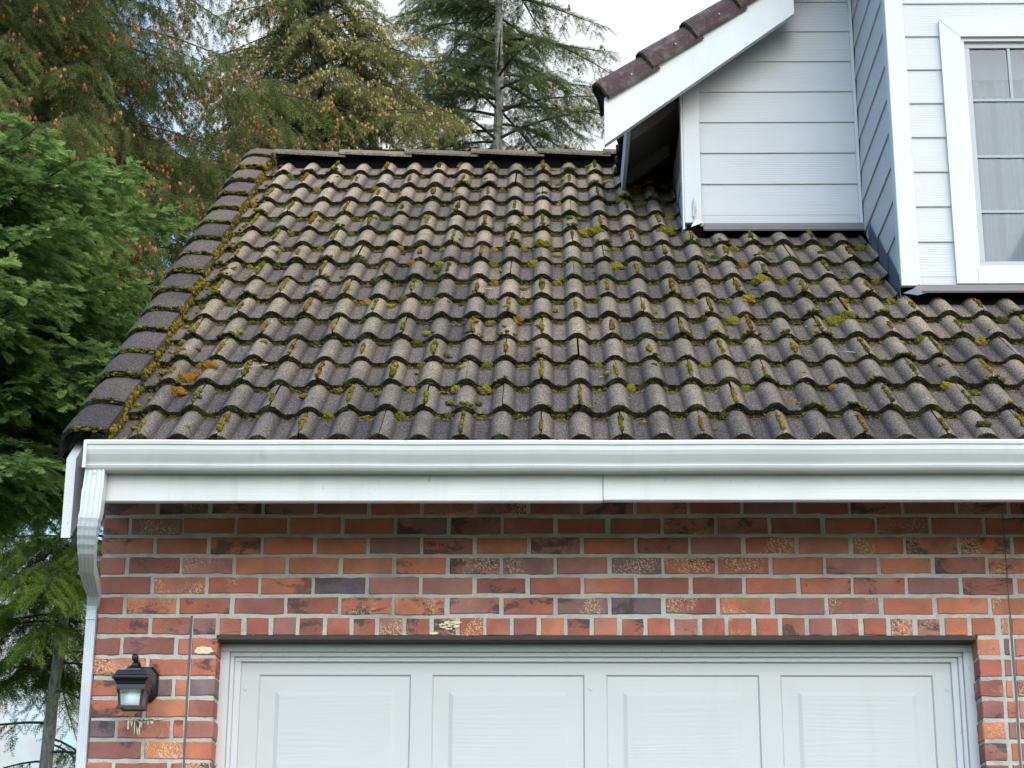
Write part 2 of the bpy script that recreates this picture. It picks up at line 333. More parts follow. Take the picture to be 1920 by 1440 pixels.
# foliage
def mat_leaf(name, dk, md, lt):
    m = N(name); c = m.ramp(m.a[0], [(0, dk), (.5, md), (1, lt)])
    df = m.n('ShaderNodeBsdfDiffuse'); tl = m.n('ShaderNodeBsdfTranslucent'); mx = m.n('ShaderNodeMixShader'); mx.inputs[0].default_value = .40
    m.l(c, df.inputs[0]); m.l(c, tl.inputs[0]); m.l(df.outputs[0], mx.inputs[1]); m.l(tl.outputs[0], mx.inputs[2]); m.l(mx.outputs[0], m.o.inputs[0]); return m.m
M_CEDAR = mat_leaf('cedar_leaf', (.040, .072, .024), (.12, .195, .055), (.33, .44, .13))
M_SPR_DK = mat_leaf('dark_spruce_needle', (.040, .056, .020), (.086, .108, .036), (.19, .205, .062))
M_SPR_TAN = mat_leaf('olive_spruce_needle', (0.060, 0.078, 0.034), (0.132, 0.144, 0.054), (0.264, 0.240, 0.084))
M_FIR = mat_leaf('fir_needle', (.040, .062, .026), (.085, .112, .042), (.17, .19, .07))
M_LIME = mat_leaf('lime_spruce_needle', (0.054, 0.090, 0.022), (0.168, 0.228, 0.042), (0.360, 0.408, 0.072))
def mat_bark(name, a, b):
    m = N(name); n_ = m.noise(m.map(m.obj, (18, 18, 5)), 1.4, 6, .75)
    return m.fin(m.mix(m.step(n_, .35, .65), a, b), .95, m.bump(n_, 1, .03), .1)
M_BARK = mat_bark('grey_bark', (.11, .09, .075), (.40, .36, .32))
M_LIMB = mat_bark('limb_bark', (.035, .028, .022), (.085, .07, .058))
M_TWIG = N('twig_bark').fin((.042, .034, .027), .9)
m = N('orange_cone'); M_CONE = m.fin(m.ramp(m.a[0], [(0, (.11, .04, .018)), (1, (.40, .145, .045))]), .8)
m = N('tan_cone'); M_CONE2 = m.fin(m.ramp(m.a[0], [(0, (.17, .12, .04)), (1, (.36, .26, .09))]), .8)

# ------------------------------------------------------------------ setting
GZ = -1.5
g = MB(); xs = np.linspace(-400, 400, 41)
V = [(x, y, GZ) for y in xs for x in xs]; F = [(j * 41 + i, j * 41 + i + 1, (j + 1) * 41 + i + 1, (j + 1) * 41 + i) for j in range(40) for i in range(40)]
g.add(V, F); tag(g.build('ground', M_LAWN), kind='structure')
g = MB(); prof = [(-6, GZ + .004), (1.5, GZ + .01), (7.62, -.86), (7.62, GZ - .2), (-6, GZ - .2)]
g.extrude(prof, -3.0, 3.6); tag(g.build('driveway', M_CONC), kind='structure')
g = MB(); g.box(-1.76, 6, 7.63, 14.6, GZ - .2, -.862); tag(g.build('garage_slab', M_CONC), kind='structure')

h_ = MB(); na, V = 90, []  # unseen hill ring added behind the camera to block low sky light
for q_ in range(na + 1):
    a_ = math.pi * (1.02 + .96 * q_ / na); rr = 52 + 5 * math.sin(q_ * .7)
    for k_, (dr, dz) in enumerate(((-14, 0), (-6, 1.5), (0, 3.2 + .8 * math.sin(q_ * 1.3) + .5 * math.sin(q_ * 3.1)), (12, 5), (40, 7))): V.append(((rr + dr) * math.cos(a_), (rr + dr) * math.sin(a_), GZ + dz))
h_.add(V, [(q_ * 5 + k_, (q_ + 1) * 5 + k_, (q_ + 1) * 5 + k_ + 1, q_ * 5 + k_ + 1) for q_ in range(na) for k_ in range(4)]); tag(h_.build('sky_blocker_hills', M_LAWN), kind='structure')

# ------------------------------------------------------------------ house
HO = (0, 7.6, -.86)
house = empty('house', HO, 'white and brick house with mossy tiled garage roof and white garage door', 'house')
AL = math.radians(37.459); CA, SA = math.cos(AL), math.sin(AL)
TX0, TY0, TZ0, EX, TW = -1.54498, 7.11452, 2.12510, .303857, .1524
NC = 15
RS = [0, .322, .635, .934, 1.236, 1.540, 1.845, 2.152, 2.459, 2.757, 3.064, 3.370, 3.693, 4.009, 4.336, 4.660, 4.985, 5.31]   # where each course starts up the slope
def RL(n): return RS[n + 1] - RS[n]
def rp_(X, s, h): return (X, TY0 + s * CA - h * SA, TZ0 + s * SA + h * CA)
def roof_z(y): return TZ0 + (y - TY0) * SA / CA
AH, TT = .032, .030
def hprof(u):
    w_ = np.abs(u - np.round(u)); b = (1 - np.clip(w_ / .35, 0, 1) ** 2.3) ** 1.5
    return AH * b - .001 * np.sin(np.pi * np.clip((w_ - .33) / .17, 0, 1))

# roof tiles: one mesh, every tile with its own tone and slight shift
t = MB()
_h = np.array([0, .06, .12, .17, .21, .245, .28, .305, .33, .40]); US = np.unique(np.round(np.concatenate([_h, .5 + 0 * _h[:1], 1 - _h, 1 + _h, [1.5], 2 - _h]), 4))
def tile(n, i, u0=0., u1=2., s_off=0., jit=1.):
    us = US[(US >= u0) & (US < u1 - .004)]; us = np.append(us, u1); k = len(us); r = random.random(); r2 = random.random()
    dx, ds, dh, rot = [random.gauss(0, a) * jit for a in (.0018, .0050, .0024, .010)]
    gap = .0022 + .0018 * random.random()
    ss = [0, .006, .05, .17, RL(n) + .045]
    V, C = [], []
    for si, s in enumerate(ss):
        for u in us:
            X = TX0 + (i + u) * TW + dx
            if u == us[0]: X += gap * .5
            if u == us[-1]: X -= gap * .5
            h = float(hprof(u)) - AH - TT * s / EX + dh + (0 if si else -.004)
            sl = RS[n] + s + ds + rot * (u - 1) * TW + s_off + .002 * math.sin(u * 9 + r * 40) * (si < 2)
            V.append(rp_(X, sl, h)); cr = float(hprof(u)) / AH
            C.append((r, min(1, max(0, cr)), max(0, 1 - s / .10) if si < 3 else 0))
    F = [(a * k + b, a * k + b + 1, (a + 1) * k + b + 1, (a + 1) * k + b) for a in range(len(ss) - 1) for b in range(k - 1)]
    t.add(V, F, 0, C, True)
    # front edge (thickness), mossy
    V2 = []
    for lev in (0, 1, 2):
        for u in us:
            X = TX0 + (i + u) * TW + dx; h = float(hprof(u)) - AH + dh - .004
            if n == 0: hb = [h, h - .010, -AH - .022][lev]
            else: hb = h - [0, .014, TT + .006][lev]
            V2.append(rp_(X, RS[n] + ds + rot * (u - 1) * TW + s_off + [0, .001, .008][lev] + .002 * math.sin(u * 9 + r * 40), hb))
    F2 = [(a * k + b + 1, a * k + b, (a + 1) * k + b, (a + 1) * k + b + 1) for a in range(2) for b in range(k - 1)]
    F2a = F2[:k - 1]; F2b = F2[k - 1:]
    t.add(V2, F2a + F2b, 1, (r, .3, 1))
def inside(Y, X):
    """house walls standing on this roof: no tiles inside them"""
    if X > 1.66 and Y > 8.62: return True
    if X > .74 and Y > 9.56: return True
    return False
IMAX = 33
for n in range(NC):
    sY = TY0 + RS[n] * CA
    a = -2 + (n % 2)
    i = a
    while i < IMAX:
        X0_, X1_ = TX0 + i * TW, TX0 + (i + 2) * TW
        u0 = 0.
        if X0_ < -1.72: u0 = float(US[np.argmin(abs(US - (-1.72 - X0_) / TW))])
        if u0 > 1.9: i += 2; continue
        if X0_ > 4.3: break
        yl = sY + .02
        if yl > 9.44 and X0_ > .70: break
        if yl > 8.56 and X0_ > 1.60: break
        u1 = 2.
        lim = .716 if yl > 9.44 else (1.630 + random.uniform(-.01, .006) if yl > 8.44 else 9)
        if X1_ > lim:
            u1 = (lim - X0_) / TW
            if u1 < .12: break
        tile(n, i, u0, u1)
        i += 2
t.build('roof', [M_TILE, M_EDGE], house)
# roof deck below the tiles, ridge gap and back slope
d = MB()
def quad_roof(x0, x1, s0, s1, h, thick=.02):
    return [[rp_(x0, s0, h), rp_(x1, s0, h), rp_(x1, s0, h - thick), rp_(x0, s0, h - thick)], [rp_(x0, s1, h), rp_(x1, s1, h), rp_(x1, s1, h - thick), rp_(x0, s1, h - thick)]]
RY, RZ = TY0 + (RS[NC] + .05) * CA, roof_z(TY0 + (RS[NC] + .05) * CA)
d.loft(quad_roof(-1.74, 4.2, .02, RS[NC] + .05, -AH - TT - .012))
d.add([(-1.74, RY, RZ - .09), (4.2, RY, RZ - .09), (4.2, RY + 4.0, RZ - .09 - 4 * SA / CA), (-1.74, RY + 4.0, RZ - .09 - 4 * SA / CA)], [(0, 1, 2, 3)])
d.box(-1.60, .72, RY - .07, RY + .07, RZ - .14, 4.94)  # black box standing in for the shadow beneath the ridge caps
d.build('roof_deck', M_DARK, house)
b = MB()     # back slope tiles as a ribbed sheet
nx = 180; rows = 13; V = []; 
for r_ in range(rows):
    for e_ in (0, 1):
        for k_ in range(nx + 1):
            X = -1.74 + k_ * (1.74 + 4.2) / nx; hh = float(hprof((X - TX0) / TW)) - (0 if e_ else .03)
            yy = (r_ + e_) * EX * CA
            V.append((X, RY + .02 + yy + hh * SA, RZ - .075 - yy * SA / CA + hh * CA))
F = [(a_ * (nx + 1) + k_, (a_ + 1) * (nx + 1) + k_, (a_ + 1) * (nx + 1) + k_ + 1, a_ * (nx + 1) + k_ + 1) for a_ in range(2 * rows - 1) for k_ in range(nx)]
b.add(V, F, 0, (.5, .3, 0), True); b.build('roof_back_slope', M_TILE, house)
# ridge tiles
rd = MB(); x = -1.63; k = 0
def ridge_prof(X, lift, w_):
    o_ = [(-w_, .0), (-w_, .013), (-.075, .055), (-.035, .076), (0, .083), (.035, .076), (.075, .055), (w_, .013), (w_, 0), (.07, .036), (0, .064), (-.07, .036)]
    return [(X, RY + a_, 4.920 + lift + b_) for a_, b_ in o_]
while x < .42:
    xe_ = min(x + .435, .62)
    rd.loft([ridge_prof(x, .014 + random.gauss(0, .003), .136), ridge_prof(xe_, -.007, .130)], 0, (random.random(), .45, .2)); x += .394; k += 1
rd.build('ridge_cap', [M_TILE], house)
# rake tiles down the left edge
rk = MB()
for n in range(-0, NC + 1):
    prof = [(-1.650, -.040), (-1.652, .004), (-1.70, .012), (-1.755, .016), (-1.795, .008), (-1.825, -.014), (-1.842, -.055), (-1.848, -.115)]
    inn = [(-1.836, -.115), (-1.830, -.055), (-1.815, -.025), (-1.790, -.008), (-1.755, .000), (-1.70, -.004), (-1.664, -.010), (-1.662, -.040)]
    r = random.random(); ds = random.gauss(0, .006); dh = random.gauss(0, .002); dx = random.gauss(0, .003); rings = []
    L_ = EX + .05 if n < NC else .20
    for s, lift, ex in ((-.012, .014, 1), (.004, .018, 1), (.15, .008, 1), (L_ - .012, -.012, 1)):
        rings.append([rp_(a_ + dx, RS[n] + s + ds, b_ + lift + dh) for a_, b_ in prof + inn])
    k_ = len(prof + inn)
    for q_ in range(3):
        rk.loft([rings[q_], rings[q_ + 1]], 0 if q_ else 0, (r, .32, .4), cap=False, smooth=False)
    rk.add(rings[0], [tuple(range(k_))[::-1]], 1, (r, .3, 1)); rk.add(rings[-1], [tuple(range(k_))], 1)
rk.build('rake_tiles', [M_RAKE, M_EDGE], house)

# rake barge board, fascia, soffit, gutter
def slope_board(mb, x0, x1, y0, y1, zt0, hgt, k=SA / CA, mat=0, c=(.5, 0, 0)):
    z1 = zt0 + (y1 - y0) * k
    mb.loft([[(x0, y0, zt0), (x1, y0, zt0), (x1, y0, zt0 - hgt), (x0, y0, zt0 - hgt)], [(x0, y1, z1), (x1, y1, z1), (x1, y1, z1 - hgt), (x0, y1, z1 - hgt)]], mat, c)
bb = MB(); slope_board(bb, -1.803, -1.768, 7.105, RY, 2.022, .305)
z1 = 2.022 + (RY - 7.105) * SA / CA
bb.loft([[(-1.803, RY, z1), (-1.768, RY, z1), (-1.768, RY, z1 - .305), (-1.803, RY, z1 - .305)], [(-1.803, RY + 3.9, z1 - 3.9 * SA / CA), (-1.768, RY + 3.9, z1 - 3.9 * SA / CA), (-1.768, RY + 3.9, z1 - 3.9 * SA / CA - .305), (-1.803, RY + 3.9, z1 - 3.9 * SA / CA - .305)]], 0, (.5, 0, 0))
bb.build('rake_board', M_TRIM, house)
fa = MB(); fa.box(-1.690, .2087, 7.125, 7.160, 1.8615, 2.045, c=(.3, 0, 0), bev=.003); fa.box(.2095, 4.2, 7.1245, 7.160, 1.8645, 2.045, c=(.8, 0, 0), bev=.003)
fa.build('fascia', M_FASCIA, house)
sf = MB(); sf.box(-1.76, 4.2, 7.160, 7.62, 2.0, 2.02); sf.build('soffit', M_SOFFIT, house)
gu = MB()
gp = [(7.122, 2.070), (7.122, 1.967), (7.060, 1.965), (7.052, 1.972), (7.047, 1.981), (7.050, 1.985), (7.047, 1.992), (7.038, 2.004), (7.028, 2.018), (7.021, 2.034), (7.019, 2.050), (7.014, 2.053), (7.012, 2.064), (7.016, 2.070), (7.024, 2.071), (7.030, 2.066),
      (7.032, 2.060), (7.025, 2.050), (7.027, 2.034), (7.034, 2.019), (7.045, 2.005), (7.056, 1.990), (7.064, 1.971), (7.117, 1.973), (7.117, 2.070)]
NG = 24; rings = []
for q_ in range(NG + 1):
    X = -1.716 + q_ * (4.2 + 1.716) / NG; sag = -.0035 * math.sin(math.pi * min(1, (X + 1.716) / 3.9)) + .0010 * math.sin(q_ * 2.1)
    rings.append([(X, a_, b_ + sag) for a_, b_ in gp])
gu.loft(rings, 0, (.4, 0, 0))
gu.add([(-1.7175, a_, b_) for a_, b_ in [(7.122, 2.070), (7.122, 1.967), (7.060, 1.965), (7.047, 1.985), (7.030, 2.018), (7.017, 2.050), (7.012, 2.068), (7.03, 2.071)]], [tuple(range(8))], 0, (.4, 0, 0))
gu.box(-1.7195, -1.708, 7.008, 7.020, 1.962, 2.0665, c=(.4, 0, 0))
gu.build('gutter', M_GUTTER, house)

# downspout: ribbed rectangular pipe, elbow back to the wall, then down its left edge
ds_ = MB()
def rect_ring(c, hx, hy, d, ribs=True):
    d = np.array(d, float); d /= np.linalg.norm(d); ax = np.array([1., 0, 0]); ax -= d * (ax @ d); ax /= np.linalg.norm(ax); ay = np.cross(d, ax)
    pts = []
    nx_ = 12
    for q_ in range(nx_ + 1):
        u = -1 + 2 * q_ / nx_; rib = (.0030 if (q_ % 3 == 1) else 0) if ribs else 0
        pts.append((u * (1 - .0), -1, rib * .7))
    P = []
    sgn = -1 if ay[1] > 0 else 1          # front face toward -Y
    for u, v, rib in pts: P.append(np.array(c) + ax * u * hx + ay * (sgn * (hy - rib)))
    P.append(np.array(c) + ax * hx - ay * sgn * hy); P.append(np.array(c) - ax * hx - ay * sgn * hy)
    return P
path = [((-1.683, 7.085, 1.972), .036, .026, (0, 0, -1)), ((-1.685, 7.085, 1.90), .038, .027, (0, 0, -1)), ((-1.687, 7.085, 1.885), .039, .028, (0, 0, -1)), ((-1.690, 7.087, 1.81), .0385, .027, (0, .05, -1))]
for q_ in range(1, 11):
    a_ = q_ / 10 * 1.0
    path.append(((-1.692 - .0028 * q_, 7.087 + .0085 * q_ * (a_ + .3), 1.80 - .0125 * q_ - .002 * (q_ % 2)), .038 - .0009 * q_ + .0016 * (q_ % 2), .027 + .001 * (q_ % 2), (-.05, .9 * a_, -1)))
path += [((-1.735, 7.28, 1.64), .0285, .026, (-.1, .72, -.7)), ((-1.757, 7.46, 1.615), .0265, .026, (-.1, .7, -.6)), ((-1.770, 7.56, 1.60), .0235, .024, (-.05, .4, -1)), ((-1.779, 7.60, 1.56), .020, .024, (0, .1, -1)),
         ((-1.7815, 7.605, 1.54), .0185, .025, (0, 0, -1)), ((-1.7815, 7.612, -.80), .0185, .027, (0, 0, -1))]
ds_.loft([rect_ring(*p_) for p_ in path], 0, (.5, .2, 0))
ds_.box(-1.802, -1.7645, 7.576, 7.634, 1.505, 1.512, c=(.5, .5, 0)); ds_.tube([(-1.683, 7.055, 1.955), (-1.683, 7.052, 1.955)], .004, 8)
ds_.build('downspout', M_SPOUT, house)

# ---- brick wall
CH, BP, JT = .0803, .2113, .0150
ZH = 1.443
XL, XJ, XD0, XD1 = -1.763, -1.3885, -1.2845, 1.6635
bk = MB()
def brick(x0, x1, z0, z1, y=7.6, depth=.06, recess=.0):
    j = lambda s_=.0016: random.gauss(0, s_)
    r = (random.random(), random.random(), random.random()); y = y + abs(j(.0015)) + recess
    x0 += j(); x1 += j(); z0 += j(.001); z1 += j(.001); ch = .0025 + random.random() * .002
    a0, a1, b0, b1 = j(.001), j(.001), j(.001), j(.001)
    # front outline with slightly ragged edges
    O = []; nx_ = max(2, int((x1 - x0) / .028)); nz_ = 2
    for q_ in range(nx_): O.append((x0 + (x1 - x0) * q_ / nx_, z0 + j(.0009) + (a0 if q_ < nx_ / 2 else a1)))
    for q_ in range(nz_): O.append((x1 + j(.0009), z0 + (z1 - z0) * q_ / nz_))
    for q_ in range(nx_): O.append((x1 - (x1 - x0) * q_ / nx_, z1 + j(.0009) + (b1 if q_ < nx_ / 2 else b0)))
    for q_ in range(nz_): O.append((x0 + j(.0009), z1 - (z1 - z0) * q_ / nz_))
    cx, cz = (x0 + x1) / 2, (z0 + z1) / 2; k = len(O)
    inner = [(a_ + (ch if a_ < cx else -ch), b_ + (ch if b_ < cz else -ch)) for a_, b_ in O]
    rings = [[(a_, y + depth, b_) for a_, b_ in O], [(a_, y + ch, b_) for a_, b_ in O], [(a_, y, b_) for a_, b_ in inner]]
    bk.loft(rings, 0, r, cap=False); bk.add(rings[2], [tuple(range(k))], 0, r)
def run(x0, x1, z, full_first):
    z0, z1 = z + JT * .5, z + CH - JT * .5; x = x0; first = True
    while x < x1 - .02:
        w_ = BP - JT if (full_first or not first) else (BP / 2 - JT)
        if first: w_ += JT * .5
        xe = min(x + w_, x1)
        if x1 - xe < .03: xe = x1
        brick(x, xe, z0, z1); x = xe + JT; first = False
ztop = 2.02; nrow = int((ztop - ZH) / CH) + 1
for r in range(1, nrow): run(XL, 4.2, ZH + r * CH, r % 2 == 0)
run(XL, XJ - JT * .5, ZH, True)
x = XJ + .004
while x < 1.74: brick(x, x + .1045 - JT, ZH + .004, ZH + CH - JT * .5, recess=random.random() * .002); x += .1045
brick(1.765, 1.790, ZH + JT * .5, ZH + CH - JT * .5); run(1.806, 4.2, ZH, True)
r = -1
while ZH + r * CH > -.93:
    z = ZH + r * CH
    run(XL, XJ - JT * .5, z, r % 2 == 0)
    brick(XJ + .004, XD0, z + JT * .5, z + CH - JT * .5, depth=.11); brick(XD1, 1.752, z + JT * .5, z + CH - JT * .5, depth=.11)
    brick(1.765, 1.790, z + JT * .5, z + CH - JT * .5); run(1.806, 4.2, z, r % 2 == 1)
    r -= 1
mo = 7.6055
def mquad(x0, x1, z0, z1): bk.box(x0, x1, mo, 7.70, z0, z1, mat=1)
mquad(XL + .004, 4.2, ZH + .006, 2.02); mquad(XL + .004, XD0 - .005, -.93, ZH + .006); mquad(XD1 + .005, 4.2, -.93, ZH + .006)
# left gable wall of brick (coursed headers and stretchers)
def gable_run(z, ff, ye):
    y = 7.6 + .105; first = True
    while y < ye:
        w_ = BP - JT if (ff or not first) else BP / 2 - JT
        rr = (random.random(), random.random(), random.random()); bk.box(XL, XL + .05, y, min(y + w_, ye), z + JT * .5, z + CH - JT * .5, 0, rr, bev=.003); y += w_ + JT; first = False
r = -29
while r < 45:
    z = ZH + r * CH
    zt = z + CH
    yl = 7.6 if zt < 1.95 else TY0 + (zt + .25 - TZ0) * CA / SA
    if zt < 4.75:
        if yl <= 7.7: gable_run(z, r % 2 == 1, min(14.4, RY + (RZ - zt - .2) * CA / SA))
    r += 1
prof = [(7.70, -.93), (14.4, -.93), (14.4, 2.2), (RY, RZ - .15), (7.70, 2.3)]
bk.extrude([(y_, z_) for y_, z_ in prof], XL + .006, XL + .10, 1)
bk.build('brick_wall', [M_BRICK, M_MORTAR], house)
for x0_, x1_, z0_, z1_ in ((-1.3945, -1.3865, -.86, 1.524), (1.7945, 1.8025, -.86, 1.523), (1.7990, 1.8002, 1.523, 1.98)):
    cj = MB(); nz_ = 24; rgs = []
    for q_ in range(nz_ + 1):
        zz_ = z0_ + (z1_ - z0_) * q_ / nz_; wob = random.gauss(0, .0010); yj = 7.5985 if x1_ - x0_ < .004 else 7.6025; rgs.append([(x0_ + wob, yj, zz_), (x1_ + wob, yj, zz_), (x1_ + wob, 7.612, zz_), (x0_ + wob, 7.612, zz_)])
    cj.loft(rgs); cj.build('control_joint', M_JOINT, house)
# cream mortar smears on three bricks
smr = MB()
def smear(pts, y=7.5975):
    k = len(pts); smr.add([(a_, y, b_) for a_, b_ in pts], [tuple(range(k))])
    V = [(a_, y, b_) for a_, b_ in pts] + [(a_, y + .004, b_) for a_, b_ in pts]; smr.add(V, [(i_, (i_ + 1) % k, k + (i_ + 1) % k, k + i_) for i_ in range(k)])
def blob(cx, cz, rx, rz, n_=22, rough=.25): smear([(cx + rx * math.cos(2 * math.pi * q_ / n_) * (1 + random.gauss(0, rough * .5)), cz + rz * math.sin(2 * math.pi * q_ / n_) * (1 + random.gauss(0, rough * .5))) for q_ in range(n_)])
blob(-1.335, 1.388, .036, .014); 
smr.build('mortar_smear', M_SMEAR, house); smr = MB()
for q_ in range(7): blob(-.380 + random.uniform(-.04, .025), 1.480 + random.uniform(-.022, .022), .014, .006)
blob(-.355, 1.497, .022, .006); blob(-.44, 1.455, .018, .005)
smr.build('mortar_smear', M_SMEAR, house); smr = MB()
xx = -1.612
while xx < -1.52:
    hh = random.uniform(.006, .025) * (1.2 if xx < -1.555 else .6); blob(xx, 1.120 - hh, random.uniform(.0012, .0055), hh, 14, .5); xx += random.uniform(.004, .015)
for q_ in range(16): blob(-1.62 + q_ * .0085, 1.121 - random.uniform(0, .006), random.uniform(.003, .009), random.uniform(.002, .005), 12, .5)
smr.build('mortar_smear', M_SMEAR, house)

# ---- garage door surround
fr = MB()
fr.box(XD0 + .0, XD1 + .0, 7.604, 7.70, ZH - .012, ZH + .004, mat=1)               # steel lintel
fr.box(XD0 - .01, XD1 + .01, 7.69, 7.72, 1.43, ZH - .012, mat=1)
fr.box(-1.292, 1.670, 7.700, 7.745, 1.402, 1.441, c=(.1, 0, 0), bev=.003)
fr.box(-1.292, -1.250, 7.7005, 7.745, -.86, 1.402, c=(.2, 0, 0), bev=.003); fr.box(1.628, 1.670, 7.7005, 7.745, -.86, 1.402, c=(.7, 0, 0), bev=.003)
fr.box(-1.250, 1.628, 7.716, 7.76, 1.384, 1.402, c=(.4, 0, 0), bev=.003); fr.box(-1.250, -1.233, 7.716, 7.76, -.86, 1.384, c=(.9, 0, 0), bev=.003); fr.box(1.610, 1.628, 7.716, 7.76, -.86, 1.384, c=(.15, 0, 0), bev=.003)
fr.box(-1.233, 1.610, 7.728, 7.76, 1.366, 1.384, c=(.4, 0, 0), bev=.002); fr.box(-1.233, -1.207, 7.728, 7.76, -.86, 1.366, c=(.9, 0, 0), bev=.002); fr.box(1.584, 1.610, 7.728, 7.76, -.86, 1.366, c=(.15, 0, 0), bev=.002)
fr.build('door_frame', [M_TRIM, M_LINTEL], house)
dr = MB(); YD = 7.742
px_ = [(-1.136, -.536), (-.452, .147), (.232, .833), (.915, 1.512)]
SEC = .56; ztop_ = 1.372
for s_ in range(4):
    zt, zb = ztop_ - s_ * SEC, ztop_ - (s_ + 1) * SEC + .004
    pz0, pz1 = zb + .055, zt - .055 + (0 if s_ else .0)
    if s_ == 0: pz1 = 1.317
    edges = [-1.207] + [v for p_ in px_ for v in p_] + [1.584]
    for q_ in range(0, len(edges), 2): dr.box(edges[q_], edges[q_ + 1], YD, YD + .04, zb, zt, mat=1, c=(random.random(), 0, 0))
    for a_, b_ in px_:
        dr.box(a_, b_, YD, YD + .04, pz1, zt, mat=1, c=(.5, 0, 0)); dr.box(a_, b_, YD, YD + .04, zb, pz0, mat=1, c=(.5, 0, 0))
        def rg(i_, y_): return [(a_ + i_, YD + y_, pz0 + i_), (b_ - i_, YD + y_, pz0 + i_), (b_ - i_, YD + y_, pz1 - i_), (a_ + i_, YD + y_, pz1 - i_)]
        dr.loft([rg(0, 0), rg(.006, .008), rg(.066, .007), rg(.082, .002)], 1, (.5, 0, 0), cap=False)
        dr.add(rg(.082, .002), [(0, 1, 2, 3)], 0, (random.random(), 0, 0))
dr.build('garage_door', [M_DOOR, M_DOORS], house)
for hx, hz in ((-1.19, 1.262), (1.565, 1.262), (.17, 1.262)):
    sb = MB(); ring = lambda r_, y_: [(hx + r_ * math.cos(a_), y_, hz + r_ * math.sin(a_)) for a_ in np.linspace(0, 2 * math.pi, 17)[:-1]]
    sb.loft([ring(.0085, YD), ring(.0075, YD - .002), ring(.003, YD - .0025)], 0, (.5, 0, 0)); sb.build('door_bolt', M_DOORS, house)

# ---- upper storey walls of lap siding
SE = .1777
def lap(mb, p0, p1, zs, nrm, xcut=None):
    """boards between p0 and p1 (x,y), bottoms at zs, each leaning out at the bottom"""
    p0, p1, nrm = np.array(p0), np.array(p1), np.array(nrm, float)
    for zb in zs:
        r = random.random(); zt = zb + SE + .004
        f = lambda p, z_, o_: (p[0] + nrm[0] * o_, p[1] + nrm[1] * o_, z_)
        sag = random.gauss(0, .0006)
        ringA = [f(p0, zb, .0), f(p0, zb, .0125), f(p0, zb + .004, .0135), f(p0, zt, .0045), f(p0, zt, .0)]
        ringB = [f(p1, zb + sag, .0), f(p1, zb + sag, .0125), f(p1, zb + sag + .004, .0135), f(p1, zt, .0045), f(p1, zt, .0)]
        mb.loft([ringA, ringB], 0, (r, 0, 0))
YB, YF = 9.5, 8.56
si = MB()
zb_ = [4.013 + SE * q_ for q_ in range(-1, 9)]
for z_ in zb_[1:]:
    r = random.random(); zt = z_ + SE + .004; xs_b = max(.800, .3014 + (z_ - .205 - 4.326) / .75); xs_t = max(.800, .3014 + (zt - .205 - 4.326) / .75); y_ = YB + .012
    if xs_b > 1.6: continue
    si.loft([[(xs_b, y_, z_), (xs_b, y_ - .0125, z_), (xs_b, y_ - .0135, z_ + .004), (xs_t, y_ - .0045, zt), (xs_t, y_, zt)], [(1.628, y_, z_), (1.628, y_ - .0125, z_), (1.628, y_ - .0135, z_ + .004), (1.628, y_ - .0045, zt), (1.628, y_, zt)]], 0, (r, 0, 0))
si.box(.80, 1.628, YB, YB + .02, 3.955, 4.0125, c=(.2, 0, 0))
zf = [3.303 + SE * q_ for q_ in range(0, 13)]
lap(si, (1.722, YF + .012), (1.896, YF + .012), zf, (0, -1)); si.box(1.722, 1.896, YF - .001, YF + .02, 3.255, 3.3025, c=(.6, 0, 0))
lap(si, (1.896, YF + .012), (3.9, YF + .012), [z_ for z_ in zf if z_ > 4.62 - .12], (0, -1))
lap(si, (3.34, YF + .012), (3.9, YF + .012), [z_ for z_ in zf if z_ < 4.6], (0, -1))
zc = [3.37 + SE * q_ for q_ in range(0, 13)]
for z_ in zc:
    yb = min(YB, TY0 + (z_ + .04 - TZ0) * CA / SA) if z_ < roof_z(YB) else YB
    y0_ = YF + .02
    if yb - y0_ < .05: continue
    r = random.random(); zt = z_ + SE + .004; X = 1.652
    if yb < YB - .01:     # board cut along the roof slope
        yb2 = min(YB, yb + SE * CA / SA)
        A = [(X, y0_, z_), (X - .0125, y0_, z_), (X - .0045, y0_, zt), (X, y0_, zt)]; Bm = [(X, yb, z_), (X - .0125, yb, z_), (X - .0045, yb2, zt), (X, yb2, zt)]
    else:
        A = [(X, y0_, z_), (X - .0125, y0_, z_), (X - .0045, y0_, zt), (X, y0_, zt)]; Bm = [(X, yb, z_), (X - .0125, yb, z_), (X - .0045, yb, zt), (X, yb, zt)]
    si.loft([A, Bm], 0, (r, 0, 0))
# left wall of the gable wing (in the dark under the eave)
for z_ in [3.95 + SE * q_ for q_ in range(4)]:
    X = .730; si.loft([[(X, YB + .02, z_), (X - .0125, YB + .02, z_), (X - .0045, YB + .02, z_ + SE), (X, YB + .02, z_ + SE)], [(X, 13.2, z_), (X - .0125, 13.2, z_), (X - .0045, 13.2, z_ + SE), (X, 13.2, z_ + SE)]], 0, (random.random(), 0, 0))
si.build('siding', M_SIDING, house)
wl = MB()
for y0_, y1_ in ((YB + .013, YB + .10),): wl.add([(x_, y_, z_) for y_ in (y0_, y1_) for x_, z_ in ((.731, 3.6), (1.70, 3.6), (1.70, 5.54), (.731, 4.82))], [(0, 1, 2, 3), (7, 6, 5, 4), (0, 4, 5, 1), (1, 5, 6, 2), (2, 6, 7, 3), (3, 7, 4, 0)])
wl.box(1.653, 1.70, YF + .05, 13.2, 2.6, 5.62); wl.box(3.80, 3.9, YF + .05, 13.2, 2.6, 5.62)
